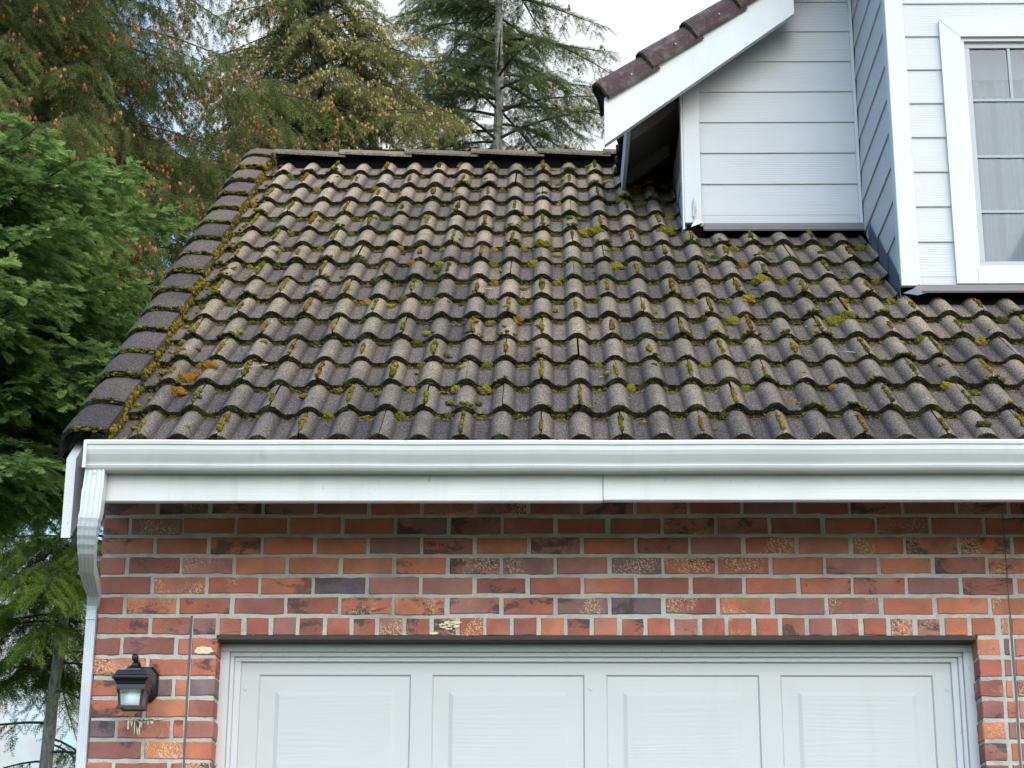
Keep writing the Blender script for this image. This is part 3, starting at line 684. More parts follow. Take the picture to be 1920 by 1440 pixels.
wl.box(1.70, 2.0, YF + .013, YF + .10, 2.6, 5.62); wl.box(3.3, 3.80, YF + .013, YF + .10, 2.6, 5.62); wl.box(2.0, 3.3, YF + .013, YF + .10, 4.52, 5.62); wl.box(2.0, 3.3, YF + .013, YF + .10, 2.6, 3.33); wl.box(.731, .80, YB + .10, 13.2, 2.6, 4.76)
wl.box(.731, 3.9, 13.2, 13.3, -.9, 4.6)
wl.build('wall_sheathing', M_DARK, house)
tm = MB()
tm.box(.718, .808, YB - .020, YB + .013, 3.965, 4.86, c=(.3, 0, 0), bev=.003); tm.box(.708, .7175, YB - .019, YB + .09, 3.93, 4.81, c=(.7, 0, 0))
tm.box(1.622, 1.640, YB - .016, YB + .012, 3.955, 5.6, c=(.8, 0, 0), bev=.002)
tm.box(1.636, 1.650, YF + .008, YF + .065, 3.30, 5.6, c=(.1, .25, 0), bev=.002)
tm.box(1.6365, 1.726, YF - .020, YF + .007, 3.255, 5.6, c=(.5, 0, 0), bev=.003)
tm.build('corner_board', M_TRIM, house)
# flashings
flg = MB()
zb0 = roof_z(9.43)
flg.extrude([(9.478, 3.962), (9.500, 3.962), (9.500, 3.935), (9.445, 3.905), (9.44, 3.912), (9.478, 3.944)], .812, 1.655)
flg.build('apron_flashing', M_FLASH, house); flg = MB()
flg.extrude([(8.535, 3.258), (8.560, 3.258), (8.560, 3.235), (8.500, 3.205), (8.495, 3.213), (8.535, 3.243)], 1.725, 3.9)
V = []
for q_ in range(7):
    V.append((1.735 + q_ * .006, 8.535 - .03 * (q_ % 2), 3.20 + .012 * ((q_ * 5) % 3)))
flg.add([(1.640, 8.53, 3.215), (1.700, 8.505, 3.195), (1.745, 8.50, 3.205), (1.76, 8.525, 3.235), (1.715, 8.535, 3.262), (1.690, 8.52, 3.235)], [(0, 1, 2), (2, 3, 4), (2, 4, 5), (0, 1, 5), (1, 2, 5)])
flg.build('apron_flashing', M_FLASH, house)
fb = MB()   # bent bits of metal at the foot of the post
fb.add([(.757, 9.465, 3.945), (.775, 9.472, 4.06), (.783, 9.478, 4.03), (.80, 9.455, 3.955), (.812, 9.44, 3.95), (.745, 9.44, 3.925), (.770, 9.45, 3.975)], [(0, 1, 6), (1, 2, 6), (6, 2, 3), (6, 3, 4), (5, 0, 6), (5, 6, 4)])
fb.add([(.757, 9.472, 4.075), (.766, 9.46, 4.10), (.772, 9.470, 4.05), (.768, 9.462, 3.99), (.757, 9.468, 4.0)], [(0, 1, 2, 3, 4)])
fb.build('flashing_tab', M_TRIM, house)
ld = MB()
for n in range(4, 9):       # stepped soakers up the cheek wall
    s = RS[n]; y0_ = TY0 + s * CA
    if y0_ < 8.50 or y0_ > 9.42: continue
    y1_ = y0_ + .26; z0_ = roof_z(y0_)
    ld.loft([[(1.6355, y0_, z0_ - .06), (1.6375, y0_, z0_ - .06), (1.6375, y0_, z0_ + .075), (1.6355, y0_, z0_ + .075)], [(1.6355, y1_, roof_z(y1_) - .06), (1.6375, y1_, roof_z(y1_) - .06), (1.6375, y1_, roof_z(y1_) + .085), (1.6355, y1_, roof_z(y1_) + .085)]])
ld.build('soaker_flashing', M_LEAD, house)

# ---- gable wing roof with its barge board
SL = .750
bg = MB(); yb0, yb1 = 9.30, 9.34
def bz(x_): return 4.326 + (x_ - .3014) * SL
bg.add([(x_, y_, z_) for y_ in (yb0, yb1) for x_, z_ in ((.3014, bz(.3014)), (1.306, bz(1.306)), (1.306, bz(1.306) + .31), (.3014, bz(.3014) + .266))],
       [(0, 1, 2, 3), (7, 6, 5, 4), (0, 4, 5, 1), (1, 5, 6, 2), (2, 6, 7, 3), (3, 7, 4, 0)], 0, (.5, 0, 0))
bg.build('barge_board', M_FASCIA, house)
dk = MB()
def under(x_): return bz(x_) + .195
dk.add([(x_, y_, under(x_) + o_) for y_ in (9.341, 12.5) for x_ in (.447, 1.66) for o_ in (0, .05)], [(0, 2, 3, 1), (4, 5, 7, 6), (0, 4, 6, 2), (1, 3, 7, 5), (0, 1, 5, 4), (2, 6, 7, 3)], 0)
for y_ in (9.72, 10.34): dk.add([(x_, yy, under(x_) + o_ - .002) for yy in (y_, y_ + .04) for x_ in (.46, .705) for o_ in (-.08, 0)], [(0, 2, 3, 1), (4, 5, 7, 6), (0, 4, 6, 2), (1, 3, 7, 5), (0, 1, 5, 4), (2, 6, 7, 3)], 0)
dk.build('gable_soffit', M_SOFFIT, house)
ef = MB(); ef.box(.425, .445, 9.345, 12.4, 4.480, 4.64, c=(.3, 0, 0)); ef.build('eave_fascia', M_TRIM, house)
# plum coloured rake tiles over the barge board
def rake_pt(x_, u, v):            # u up the normal of the slope, v toward the back
    l_ = math.hypot(1, SL); return (x_ - u * SL / l_, v, bz(x_) + .266 + u * 1 / l_)
k = 0; x_ = .305; LN = .2322
while x_ < 1.66:
    L2 = LN + .03; xe = x_ + L2; rings = []; jit = random.gauss(0, .003)
    pr = [(-.028, 9.278), (.030, 9.272), (.062, 9.282), (.088, 9.315), (.098, 9.355), (.094, 9.40), (.06, 9.43), (.03, 9.48), (.02, 9.57)]
    pi_ = [(u - .014, v + .006) for u, v in pr[::-1]]
    for X, lf in ((x_, .012 + jit), (x_ + .01, .015 + jit), (xe, -.006)):
        rings.append([rake_pt(X, u * (1 if u > 0 else 1) + lf, v - (lf * .6)) for u, v in pr + pi_])
    r = random.random()
    rk2 = MB(); rk2.loft(rings[:2], 1, (r, .2, .5)); rk2.loft(rings[1:], 0, (r, .3, .1), smooth=False)
    nx_, nz_ = rake_pt(x_ + .145, .010, 0)[0], rake_pt(x_ + .145, .010, 0)[2]
    rk2.tube([(nx_, 9.268, nz_), (nx_, 9.263, nz_)], .0045, 8, 2, smooth=False)
    rk2.build('rake_tile', [M_PURPLE, M_EDGE, M_SASH], house); x_ += LN; k += 1
# tiles of the gable wing behind its rake (left slope)
gt = MB(); nrow_ = 5
for r_ in range(nrow_ + 1):
    V = []; xs_ = .43 + r_ * .245
    for e_, xx in ((0, xs_), (1, xs_ + .29)):
        for q_ in range(73):
            yy = 9.46 + q_ * 3.1 / 72; V.append(rake_pt(xx, float(hprof((yy) / .1524)) + (.035 if e_ == 0 else .0), yy))
    gt.add(V, [(q_, q_ + 1, 73 + q_ + 1, 73 + q_) for q_ in range(72)], 0, (random.random(), .4, .1), True)
    V2 = [v_ for v_ in V[:73]] + [(v_[0] + .002, v_[1], v_[2] - .035) for v_ in V[:73]]
    gt.add(V2, [(q_ + 1, q_, 73 + q_, 73 + q_ + 1) for q_ in range(72)], 1)
gt.build('gable_tiles', [M_PURPLE, M_EDGE], house)
# front wing eave above the frame
ev = MB(); ev.box(1.52, 4.2, 8.15, 13.4, 5.62, 5.64, c=(.5, 0, 0)); ev.box(1.50, 4.22, 8.13, 8.15, 5.60, 5.76, c=(.5, 0, 0)); ev.box(1.50, 1.52, 8.15, 13.4, 5.60, 5.76, c=(.5, 0, 0)); ev.build('upper_eave', M_TRIM, house)
er = MB()
er.loft([[(1.46, 8.05, 5.76), (4.3, 8.05, 5.76), (4.3, 8.05, 5.80), (1.46, 8.05, 5.80)], [(1.46, 10.8, 7.76), (4.3, 10.8, 7.76), (4.3, 10.8, 7.80), (1.46, 10.8, 7.80)], [(1.46, 13.5, 5.76), (4.3, 13.5, 5.76), (4.3, 13.5, 5.80), (1.46, 13.5, 5.80)]], 0, (.5, .3, 0)); er.build('upper_roof', M_TILE, house)
eg = MB(); eg.extrude([(8.2, 5.64), (13.3, 5.64), (10.75, 7.70)], 1.66, 3.85); eg.build('upper_gable_wall', M_SIDING, house)

# ---- upstairs window: thing part "window", its pieces below it
wroot = bpy.data.objects.new('window', None); col.objects.link(wroot); wroot.parent = house; wroot.location = (2.62 - HO[0], YF - HO[1], 3.28 - HO[2])
WX0, WX1, WZ0, WZ1 = 1.893, 3.343, 3.265, 4.625
tr_ = MB()
def mitre(pts, y0=YF - .022, y1=YF + .010, c=(.5, 0, 0)):
    k = len(pts); tr_.add([(a_, y_, b_) for y_ in (y0, y1) for a_, b_ in pts], [tuple(range(k)), tuple(range(k, 2 * k))[::-1]] + [(i_, k + i_, k + (i_ + 1) % k, (i_ + 1) % k) for i_ in range(k)], 0, c)
g_ = .0012
mitre([(WX0, WZ0), (WX0 + .098, WZ0), (WX0 + .098, WZ1 - .09 - g_), (WX0, WZ1 - g_ * 2)], c=(.12, 0, 0))
mitre([(WX1, WZ0), (WX1, WZ1 - g_ * 2), (WX1 - .098, WZ1 - .09 - g_), (WX1 - .098, WZ0)], c=(.9, 0, 0))
mitre([(WX0 + g_, WZ1), (WX0 + .098 + g_, WZ1 - .09), (WX1 - .098 - g_, WZ1 - .09), (WX1 - g_, WZ1)], c=(.4, 0, 0))
mitre([(WX0 + .0995, WZ0), (WX1 - .0995, WZ0), (WX1 - .0995, WZ0 + .072), (WX0 + .0995, WZ0 + .072)], c=(.7, 0, 0))
tr_.build('window_trim', M_TRIM, wroot)
ix0, ix1, iz0, iz1 = WX0 + .098, WX1 - .098, WZ0 + .076, WZ1 - .09
fw = MB()
def ring_frame(mb, x0, x1, z0, z1, w_, y0, y1, mat=0):
    mb.box(x0, x1, y0, y1, z1 - w_, z1, mat, bev=.0015); mb.box(x0, x1, y0, y1, z0, z0 + w_, mat, bev=.0015)
    mb.box(x0, x0 + w_, y0 + .0004, y1, z0 + w_, z1 - w_, mat, bev=.0015); mb.box(x1 - w_, x1, y0 + .0004, y1, z0 + w_, z1 - w_, mat, bev=.0015)
ring_frame(fw, ix0, ix1, iz0, iz1, .018, YF - .006, YF + .07); fw.build('window_frame', M_TRIM, wroot)
xm = (ix0 + ix1) / 2
for a_, b_ in ((ix0 + .018, xm + .01), (xm - .01, ix1 - .018)):
    y_ = YF + .012 if a_ < 2.2 else YF + .034
    f_ = MB(); ring_frame(f_, a_, b_, iz0 + .018, iz1 - .018, .028, y_, y_ + .022); f_.build('sash', M_SASH, wroot)
    gp_ = MB(); gp_.box(a_ + .026, b_ - .026, y_ + .010, y_ + .014, iz0 + .044, iz1 - .044); gp_.build('pane', M_GLASS, wroot)
    mu = MB()
    for z_ in (4.215, 3.921, 3.639): mu.box(a_ + .028, b_ - .028, y_ + .003, y_ + .009, z_ - .007, z_ + .007)
    wdt = (b_ - a_ - .056) / 3
    zz = [iz0 + .046, 3.632, 3.646, 3.914, 3.928, 4.208, 4.222, iz1 - .046]
    for q_ in (1, 2): mu.box(a_ + .028 + wdt * q_ - .007, a_ + .028 + wdt * q_ + .007, y_ + .0035, y_ + .0085, 4.222, iz1 - .046)
    mu.build('muntin', M_MUNT, wroot)
cu = MB(); nq = 220; V = []
for z_ in (iz0 + .05, iz1 - .02):
    for q_ in range(nq + 1):
        X = ix0 + .02 + (ix1 - ix0 - .04) * q_ / nq; V.append((X, YF + .14 + .016 * math.sin(X * 62 + 2 * math.sin(X * 7)) + .008 * math.sin(X * 141), z_))
cu.add(V, [(q_, q_ + 1, nq + 1 + q_ + 1, nq + 1 + q_) for q_ in range(nq)], 0, (.5, 0, 0), True)
cu.box(ix0, ix1, YF + .115, YF + .125, iz1 - .165, iz1 - .02); cu.build('curtain', M_CURT, wroot)
rm = MB(); rm.box(1.76, 3.79, YF + .9, YF + .92, 2.7, 5.5); rm.build('room_backdrop', M_ROOM, wroot)

# ------------------------------------------------------------------ wall lantern
LX, LY, LZ = -1.560, 7.405, 1.125
lan = empty('wall_lantern', (LX, 7.6, LZ), 'black metal coach lantern with seeded glass mounted on the brick left of the garage door', 'wall lamp')
def rr_(hx, hy, z_, cx=LX, cy=LY): return [(cx - hx, cy - hy, z_), (cx + hx, cy - hy, z_), (cx + hx, cy + hy, z_), (cx - hx, cy + hy, z_)]
p = MB(); oc = lambda s_, y_: [(LX + .004 + a_ * s_, y_, 1.252 + b_ * s_) for a_, b_ in ((-.028, -.068), (.028, -.068), (.052, -.042), (.052, .042), (.028, .068), (-.028, .068), (-.052, .042), (-.052, -.042))]
p.loft([oc(1.0, 7.599), oc(1.0, 7.588), oc(.90, 7.580), oc(.86, 7.572)], 0); p.build('wall_plate', M_BLACK, lan)
p = MB(); p.box(LX - .012, LX + .012, LY + .06, 7.573, 1.222, 1.268, bev=.003); p.tube([(LX, LY + .015, 1.305), (LX, LY + .06, 1.318), (LX, LY + .12, 1.29), (LX, 7.573, 1.27)], .007, 8); p.build('arm', M_BLACK, lan)
p = MB(); p.loft([rr_(.052, .052, 1.214), rr_(.056, .056, 1.219), rr_(.058, .058, 1.226), rr_(.068, .068, 1.234), rr_(.0695, .0695, 1.240), rr_(.0695, .0695, 1.2445), rr_(.062, .062, 1.250), rr_(.054, .054, 1.266), rr_(.050, .050, 1.269), rr_(.027, .027, 1.272), rr_(.026, .026, 1.279), rr_(.012, .012, 1.292), rr_(.008, .008, 1.302)])
p.build('lantern_roof', M_BLACK, lan)
p = MB(); lp = []
for q_ in range(11):
    a_ = -1.1 + q_ / 10 * 4.6; lp.append((LX + .001, LY - .004 + .017 * math.cos(a_), 1.318 + .017 * math.sin(a_)))
rings = [[(x_ + sx * .009, y_ + sy * .003 * math.cos(a_), z_ + sy * .003) for sx, sy in ((-1, -1), (1, -1), (1, 1), (-1, 1))] for (x_, y_, z_) in lp]
p.loft(rings); p.build('hanging_loop', M_BLACK, lan)
p = MB(); TP, BT = (.0505, 1.214), (.0445, 1.134)
p.loft([rr_(.0535, .0535, 1.196), rr_(.0535, .0535, 1.214)], 0, cap=False); p.loft([rr_(.0535, .0535, 1.196), rr_(.0465, .0465, 1.196)], 0, cap=False)
for sx in (-1, 1):
    for sy in (-1, 1):
        r_ = lambda h_, z_: [(LX + sx * (h_ - e1), LY + sy * (h_ - e2), z_) for e1, e2 in ((0, 0), (.010, 0), (.010, .010), (0, .010))]
        p.loft([r_(.0445, 1.130), r_(.0455, 1.15), r_(.0482, 1.18), r_(.0525, 1.198)])
for z0_, z1_, h_ in ((1.127, 1.137, .0475),):
    for sx, sy in ((0, -1), (0, 1), (-1, 0), (1, 0)):
        if sx == 0: p.box(LX - h_, LX + h_, LY + sy * h_ - (0 if sy < 0 else .009), LY + sy * h_ + (.009 if sy < 0 else 0), z0_, z1_, bev=.001)
        else: p.box(LX + sx * h_ - (0 if sx < 0 else .009), LX + sx * h_ + (.009 if sx < 0 else 0), LY - h_ + .0092, LY + h_ - .0092, z0_ + .0003, z1_ - .0003, bev=.001)
p.build('lantern_frame', M_BLACK, lan)
for sx, sy in ((0, -1), (0, 1), (-1, 0), (1, 0)):
    p = MB(); V = []
    for h_, z_ in ((.0425, 1.137), (.0435, 1.15), (.0462, 1.18), (.0495, 1.196)):
        wv = h_ - .006
        V += [(LX - wv, LY + sy * h_, z_), (LX + wv, LY + sy * h_, z_)] if sx == 0 else [(LX + sx * h_, LY - wv, z_), (LX + sx * h_, LY + wv, z_)]
    p.add(V, [(0, 1, 3, 2), (2, 3, 5, 4), (4, 5, 7, 6)]); p.build('pane', M_LGLASS, lan)
p = MB(); p.add(rr_(.040, .040, 1.1315), [(0, 1, 2, 3)]); p.build('base_pane', M_LGLASS, lan)
p = MB(); rings = []
for z_, r_ in ((1.139, .008), (1.143, .022), (1.152, .031), (1.164, .0335), (1.176, .030), (1.188, .021), (1.200, .014), (1.213, .013)): rings.append([(LX + r_ * math.cos(a_), LY + r_ * math.sin(a_), z_) for a_ in np.linspace(0, 2 * math.pi, 21)[:-1]])
p.loft(rings, smooth=True); p.build('bulb', M_BULB, lan)

# ------------------------------------------------------------------ moss and litter on the roof
def ico(sub):
    bm_ = bmesh.new(); bmesh.ops.create_icosphere(bm_, subdivisions=sub, radius=1); V = np.array([v.co[:] for v in bm_.verts]); F = np.array([[v.index for v in f.verts] for f in bm_.faces]); bm_.free(); return V, F
IC1, IC2, IC3, IC0 = ico(1), ico(2), ico(3), ico(1)
def surf_h(n, X, s):           # height of the tile surface under a spot
    return float(hprof((X - TX0) / TW)) - AH - TT * s / EX
mo_ = MB()
def moss(X, n, s, rx, rs, rh, tone, lod=1, sink=.35):
    V, F = (IC1, IC2, IC3)[lod]
    ph = rng.random(6) * 6.28; k1, k2 = 3.1, 5.7
    lump = 1 + .20 * np.sin(V[:, 0] * k1 + ph[0]) * np.cos(V[:, 1] * k1 + ph[1]) + .14 * np.sin(V[:, 0] * k2 + V[:, 2] * k2 + ph[2]) + .10 * np.cos(V[:, 1] * 9 + V[:, 0] * 7 + ph[3])
    if lod: lump = lump + rng.normal(0, .05, len(V))
    W = V * lump[:, None]; h = surf_h(n, X, s)
    X_ = X + W[:, 0] * rx; s_ = RS[n] + s + W[:, 1] * rs; h_ = h + (W[:, 2] + 1 - 2 * sink) * rh
    P = np.stack([X_, TY0 + s_ * CA - h_ * SA, TZ0 + s_ * SA + h_ * CA], 1)
    mo_.add(P, F, 0, (min(1, max(0, tone + rng.normal(0, .05))), 0, 0), True)
def visible_tile(X, Y): return not ((Y > 9.45 and X > .70) or (Y > 8.50 and X > 1.60)) and X < 3.9
def density(X): return 1.0 if X < 2.6 else .3
patch = lambda x_, y_: .5 + .5 * math.sin(x_ * 2.3 + 1.1 + .7 * math.sin(y_ * 1.7)) * math.cos(y_ * 1.9 + .6 * x_)
for n in range(1, NC):
    Yr = TY0 + RS[n] * CA
    for i in range(-1, 35):
        Xc = TX0 + i * TW
        if not visible_tile(Xc + .05, Yr + .05) or random.random() > density(Xc): continue
        # pans: growth packed against the edge of the course above (just below its front face)
        nn = random.choice((7, 9, 10, 12)); 
        if patch(Xc, Yr) < .25: nn = max(2, nn - 3)
        for q_ in range(nn):
            X = Xc + TW * random.uniform(.27, .75); rr = random.uniform(.005, .011)
            moss(X, n - 1, RL(n - 1) - random.uniform(-.002, .010), rr * random.uniform(1, 1.4), rr * .9, rr * 1.15, random.choice((0, 0, 0, .05, .1, .2, .3, .36, .42, .5)), 1)
        if random.random() < .55:                       # low mat joining the tufts
            X = Xc + TW * random.uniform(.36, .64); moss(X, n - 1, RL(n - 1) - .002, random.uniform(.018, .036), random.uniform(.005, .009), random.uniform(.006, .011), random.choice((.05, .15, .28, .36, .42)), 1, .1)
        if random.random() < .30:                       # bigger cushion
            X = Xc + TW * random.uniform(.25, .8); rr = random.uniform(.014, .024)
            moss(X, n - 1, RL(n - 1) - random.uniform(.008, .020), rr * 1.15, rr * .9, rr * 1.1, random.choice((.3, .42, .5, .55, .62, .75)), 2)
        if random.random() < .25:                       # on the lip of the course above
            for q_ in range(random.randint(2, 7)):
                X = Xc + TW * random.uniform(-.28, .28); rr = random.uniform(.006, .010)
                moss(X, n, random.uniform(-.003, .006), rr * 1.3, rr * .8, rr * .8, random.choice((.3, .4, .5, .6)), 1)
    for i in range(-1, 35):
        Xc = TX0 + i * TW
        if not visible_tile(Xc, Yr) or random.random() > density(Xc): continue
        for q_ in range(random.randint(2, 5)):          # dark fringe under the crests
            X = Xc + TW * random.uniform(-.30, .30); rr = random.uniform(.005, .009)
            moss(X, n - 1, RL(n - 1) - .001, rr * 1.5, rr * .7, rr * .8, random.choice((.02, .08, .15, .25)), 0, .2)
for n in range(NC):
    Yr = TY0 + RS[n] * CA
    for i in range(-1, 35):
        if (i + n) % 2: continue
        Xc = TX0 + i * TW
        if not visible_tile(Xc, Yr + .1) or Xc < -1.64: continue
        if random.random() < .14: continue
        tone = random.choice((.5, .58, .66, .72, .8, .9)); s = random.uniform(.0, .04); e_ = random.uniform(.14, .28); big = random.random() < .3
        while s < e_:                                    # beads of moss in the joint
            rr = random.uniform(.0048, .0088) * (1.45 if big and random.random() < .5 else 1)
            moss(Xc + random.gauss(0, .0018), n, s, rr * 1.15, rr * .95, rr * 1.35, tone + random.gauss(0, .13), 1, .15); s += rr * random.uniform(2.6, 4.4)
# thick line of moss between rake tiles and first pans
for n in range(0, NC):
    s = -.01
    while s < EX:
        for q_ in range(random.choice((0, 1, 1, 2, 2))):
            rr = random.uniform(.005, .0095)
            X = -1.648 + random.gauss(0, .0035)
            moss(X, n, s, rr * 1.0, rr * .8, rr * 1.4, random.choice((.35, .5, .58, .62, .66, .7, .8)), 1, random.uniform(-1.3, .1))
        s += random.uniform(.008, .013)
    for q_ in range(3):
        rr = random.uniform(.007, .012); moss(-1.60 + random.uniform(-.03, .05), n, random.uniform(-.01, .02) if q_ % 2 else random.uniform(0, EX), rr * 1.2, rr, rr * .8, random.choice((.4, .5, .6, .75)), 1, .1)
    for q_ in range(22):                                  # lip of each rake tile
        u = random.random(); X = -1.66 - u * .13; rr = random.uniform(.006, .011)
        h_ = .026 if X > -1.79 else .016
        V, F = IC1; W = V * (1 + rng.normal(0, .12, len(V)))[:, None]
        sb = RS[n] - .014 + random.uniform(-.004, .006)
        X_ = X + W[:, 0] * rr * 1.4; s_ = sb + W[:, 1] * rr * .7; hh = h_ + random.uniform(-.016, .004) + W[:, 2] * rr * .7
        P = np.stack([X_, TY0 + s_ * CA - hh * SA, TZ0 + s_ * SA + hh * CA], 1); mo_.add(P, F, 0, (random.choice((.1, .3, .4, .5, .6)), 0, 0), True)
for q_ in range(170):                                     # stray cushions anywhere
    n = random.randint(0, NC - 1); X = random.uniform(-1.6, 2.4); s = random.uniform(.04, EX - .05)
    if not visible_tile(X, TY0 + (RS[n] + s) * CA): continue
    rr = random.uniform(.006, .019) * (1.3 if random.random() < .12 else 1); moss(X, n, s, rr * 1.3, rr, rr * .6, random.choice((.3, .5, .6, .7, .85)), 1, .25)
for X, z_, rr, tn in ((.30, None, .030, .85),):
    pass
for (X, n, s, rr, tn) in ((.22, 9, .27, .040, .72), (.255, 9, .25, .032, .6), (.345, 7, .26, .030, .60), (-.02, 8, .26, .030, .45), (.83, 4, .27, .034, .52), (.50, 12, .24, .024, .95), (.50, 12, .27, .026, .8), (.515, 11, .28, .028, .5),
                          (.62, 9, .24, .036, .62), (1.28, 4, .25, .040, .55), (1.34, 4, .26, .032, .5), (.93, 5, .27, .030, .72), (1.02, 6, .25, .03, .68), (-1.48, 2, .05, .034, .86), (-1.45, 2, .10, .030, .82), (-1.40, 2, .16, .028, .78), (-1.50, 1, .24, .03, .8)):
    moss(X, n, s, rr * 1.3, rr * .85, rr * .8, tn, 2, .3)
for q_ in range(46):                                      # crumbs of moss fallen on the gutter lip
    X = random.uniform(-1.68, 3.2); V, F = IC1; r_ = random.uniform(.0018, .0045)
    mo_.add(V * np.array((r_ * 1.6, r_, r_)) * (1 + rng.normal(0, .15, (len(V), 1))) + np.array((X, 7.020 + random.uniform(-.006, .004), 2.069)), F, 0, (random.choice((.05, .3, .45, .8)), 0, 0), True)
tag(mo_.build('roof_moss', M_MOSS), 'green, yellow and rust moss cushions growing in the joints of the tiled roof', 'moss', kind='stuff')
li = MB()
def stick(X, n, s, a_, L_, wd, tone, up=.004):
    h = surf_h(n, X, s) + up; dx, dsv = math.cos(a_) * L_ / 2, math.sin(a_) * L_ / 2
    n1, n2 = -math.sin(a_) * wd / 2, math.cos(a_) * wd / 2; bow = random.uniform(0, .004)
    V = [rp_(X - dx + n1, RS[n] + s - dsv + n2, h), rp_(X - dx - n1, RS[n] + s - dsv - n2, h), rp_(X - n1, RS[n] + s - n2, h + bow), rp_(X + n1, RS[n] + s + n2, h + bow), rp_(X + dx - n1, RS[n] + s + dsv - n2, h), rp_(X + dx + n1, RS[n] + s + dsv + n2, h)]
    V += [tuple(np.array(v_) - np.array(rp_(0, 0, wd)) + np.array(rp_(0, 0, 0))) for v_ in V]
    li.add(V, [(0, 1, 2, 3), (3, 2, 4, 5), (0, 3, 9, 6), (3, 5, 11, 9), (1, 7, 8, 2), (2, 8, 10, 4), (0, 6, 7, 1), (5, 4, 10, 11)], 0, (tone, 0, 0))
for q_ in range(7000):
    n = random.randint(0, NC - 2); X = random.uniform(-1.6, 2.6)
    i_ = math.floor((X - TX0) / TW); X = TX0 + (i_ + random.uniform(.30, .74)) * TW
    if not visible_tile(X, TY0 + (n + 1) * EX * CA): continue
    if patch(X * 1.3 + 4, n * .3) < .35 and random.random() < .7: continue
    stick(X, n, RL(n) - random.uniform(.0, .045), random.uniform(-.9, .9) + (math.pi / 2 if random.random() < .3 else 0), random.uniform(.010, .032), .0016, random.uniform(0, .75), .005)
for q_ in range(500):
    n = random.randint(0, NC - 1); X = random.uniform(-1.6, 2.6); s = random.uniform(.02, EX - .03)
    if visible_tile(X, TY0 + (RS[n] + s) * CA): stick(X, n, s, random.uniform(0, 3.1), random.uniform(.006, .020), .0018, random.random(), .002)
for X, n, s, a_, L_ in ((-1.22, 2, .17, .5, .13), (-.28, 6, .15, .15, .045), (1.30, 3, .1, -.5, .08)): stick(X, n, s, a_, L_, .0028, 1., .010)
tag(li.build('fallen_needles', M_NEEDLE), 'brown fir needles and twigs caught between the roof tile courses', 'needles', kind='stuff')

# ------------------------------------------------------------------ trees
def inview(P, mx=.16):
    q = P @ CAM.T; z = q[:, 2]; z = np.where(z < .1, .1, z)
    u, v = q[:, 0] / z * 69.375 / 18, q[:, 1] / z * 69.375 / 18
    return (np.abs(u) < 1 + mx) & (np.abs(v) < .75 + mx)
def tmpl_spruce(n_=20):
    V, F = [], []
    V += [(0, -.012, 0), (0, .012, 0), (1, 0, 0)]; F.append((0, 1, 2))
    for q_ in range(n_):
        t_ = .04 + .92 * q_ / n_; a_ = q_ * 2.4; L_ = .26 * (1 - .45 * t_) + .05; rad = np.array([0, math.cos(a_), math.sin(a_)])
        tip = np.array([t_ + L_ * .75, 0, 0]) + rad * L_ * .72; b0 = np.array([t_ - .028, 0, 0]); b1 = np.array([t_ + .028, 0, 0]); k_ = len(V); V += [b0, b1, tip]; F.append((k_, k_ + 1, k_ + 2))
    return np.array(V, float), np.array(F)
def tmpl_cedar():
    V, F = [], []
    for q_ in range(6):
        t_ = q_ / 6; w_ = (.38 * math.sin(math.pi * (t_ * .8 + .16)) + .05)
        for s_ in (-1, 1):
            k_ = len(V); b0 = np.array([t_, 0, 0]); d = np.array([w_ * .95, s_ * w_ * .75, -.10 * w_ + .05 * ((q_ * 7 + s_) % 3 - 1)]); nrm = np.array([-.04 * s_, .035, .0])
            V += [b0, b0 + d * .5 + nrm + np.array((.0, 0, .02)), b0 + d, b0 + d * .5 - nrm * 1.2]; F.append((k_, k_ + 1, k_ + 2, k_ + 3))
    k_ = len(V); V += [(0, -.02, 0), (0, .02, 0), (1.08, .015, .0), (1.08, -.015, .0)]; F.append((k_, k_ + 1, k_ + 2, k_ + 3))
    return np.array(V, float), np.array(F)
TS, TCD = tmpl_spruce(), tmpl_cedar()
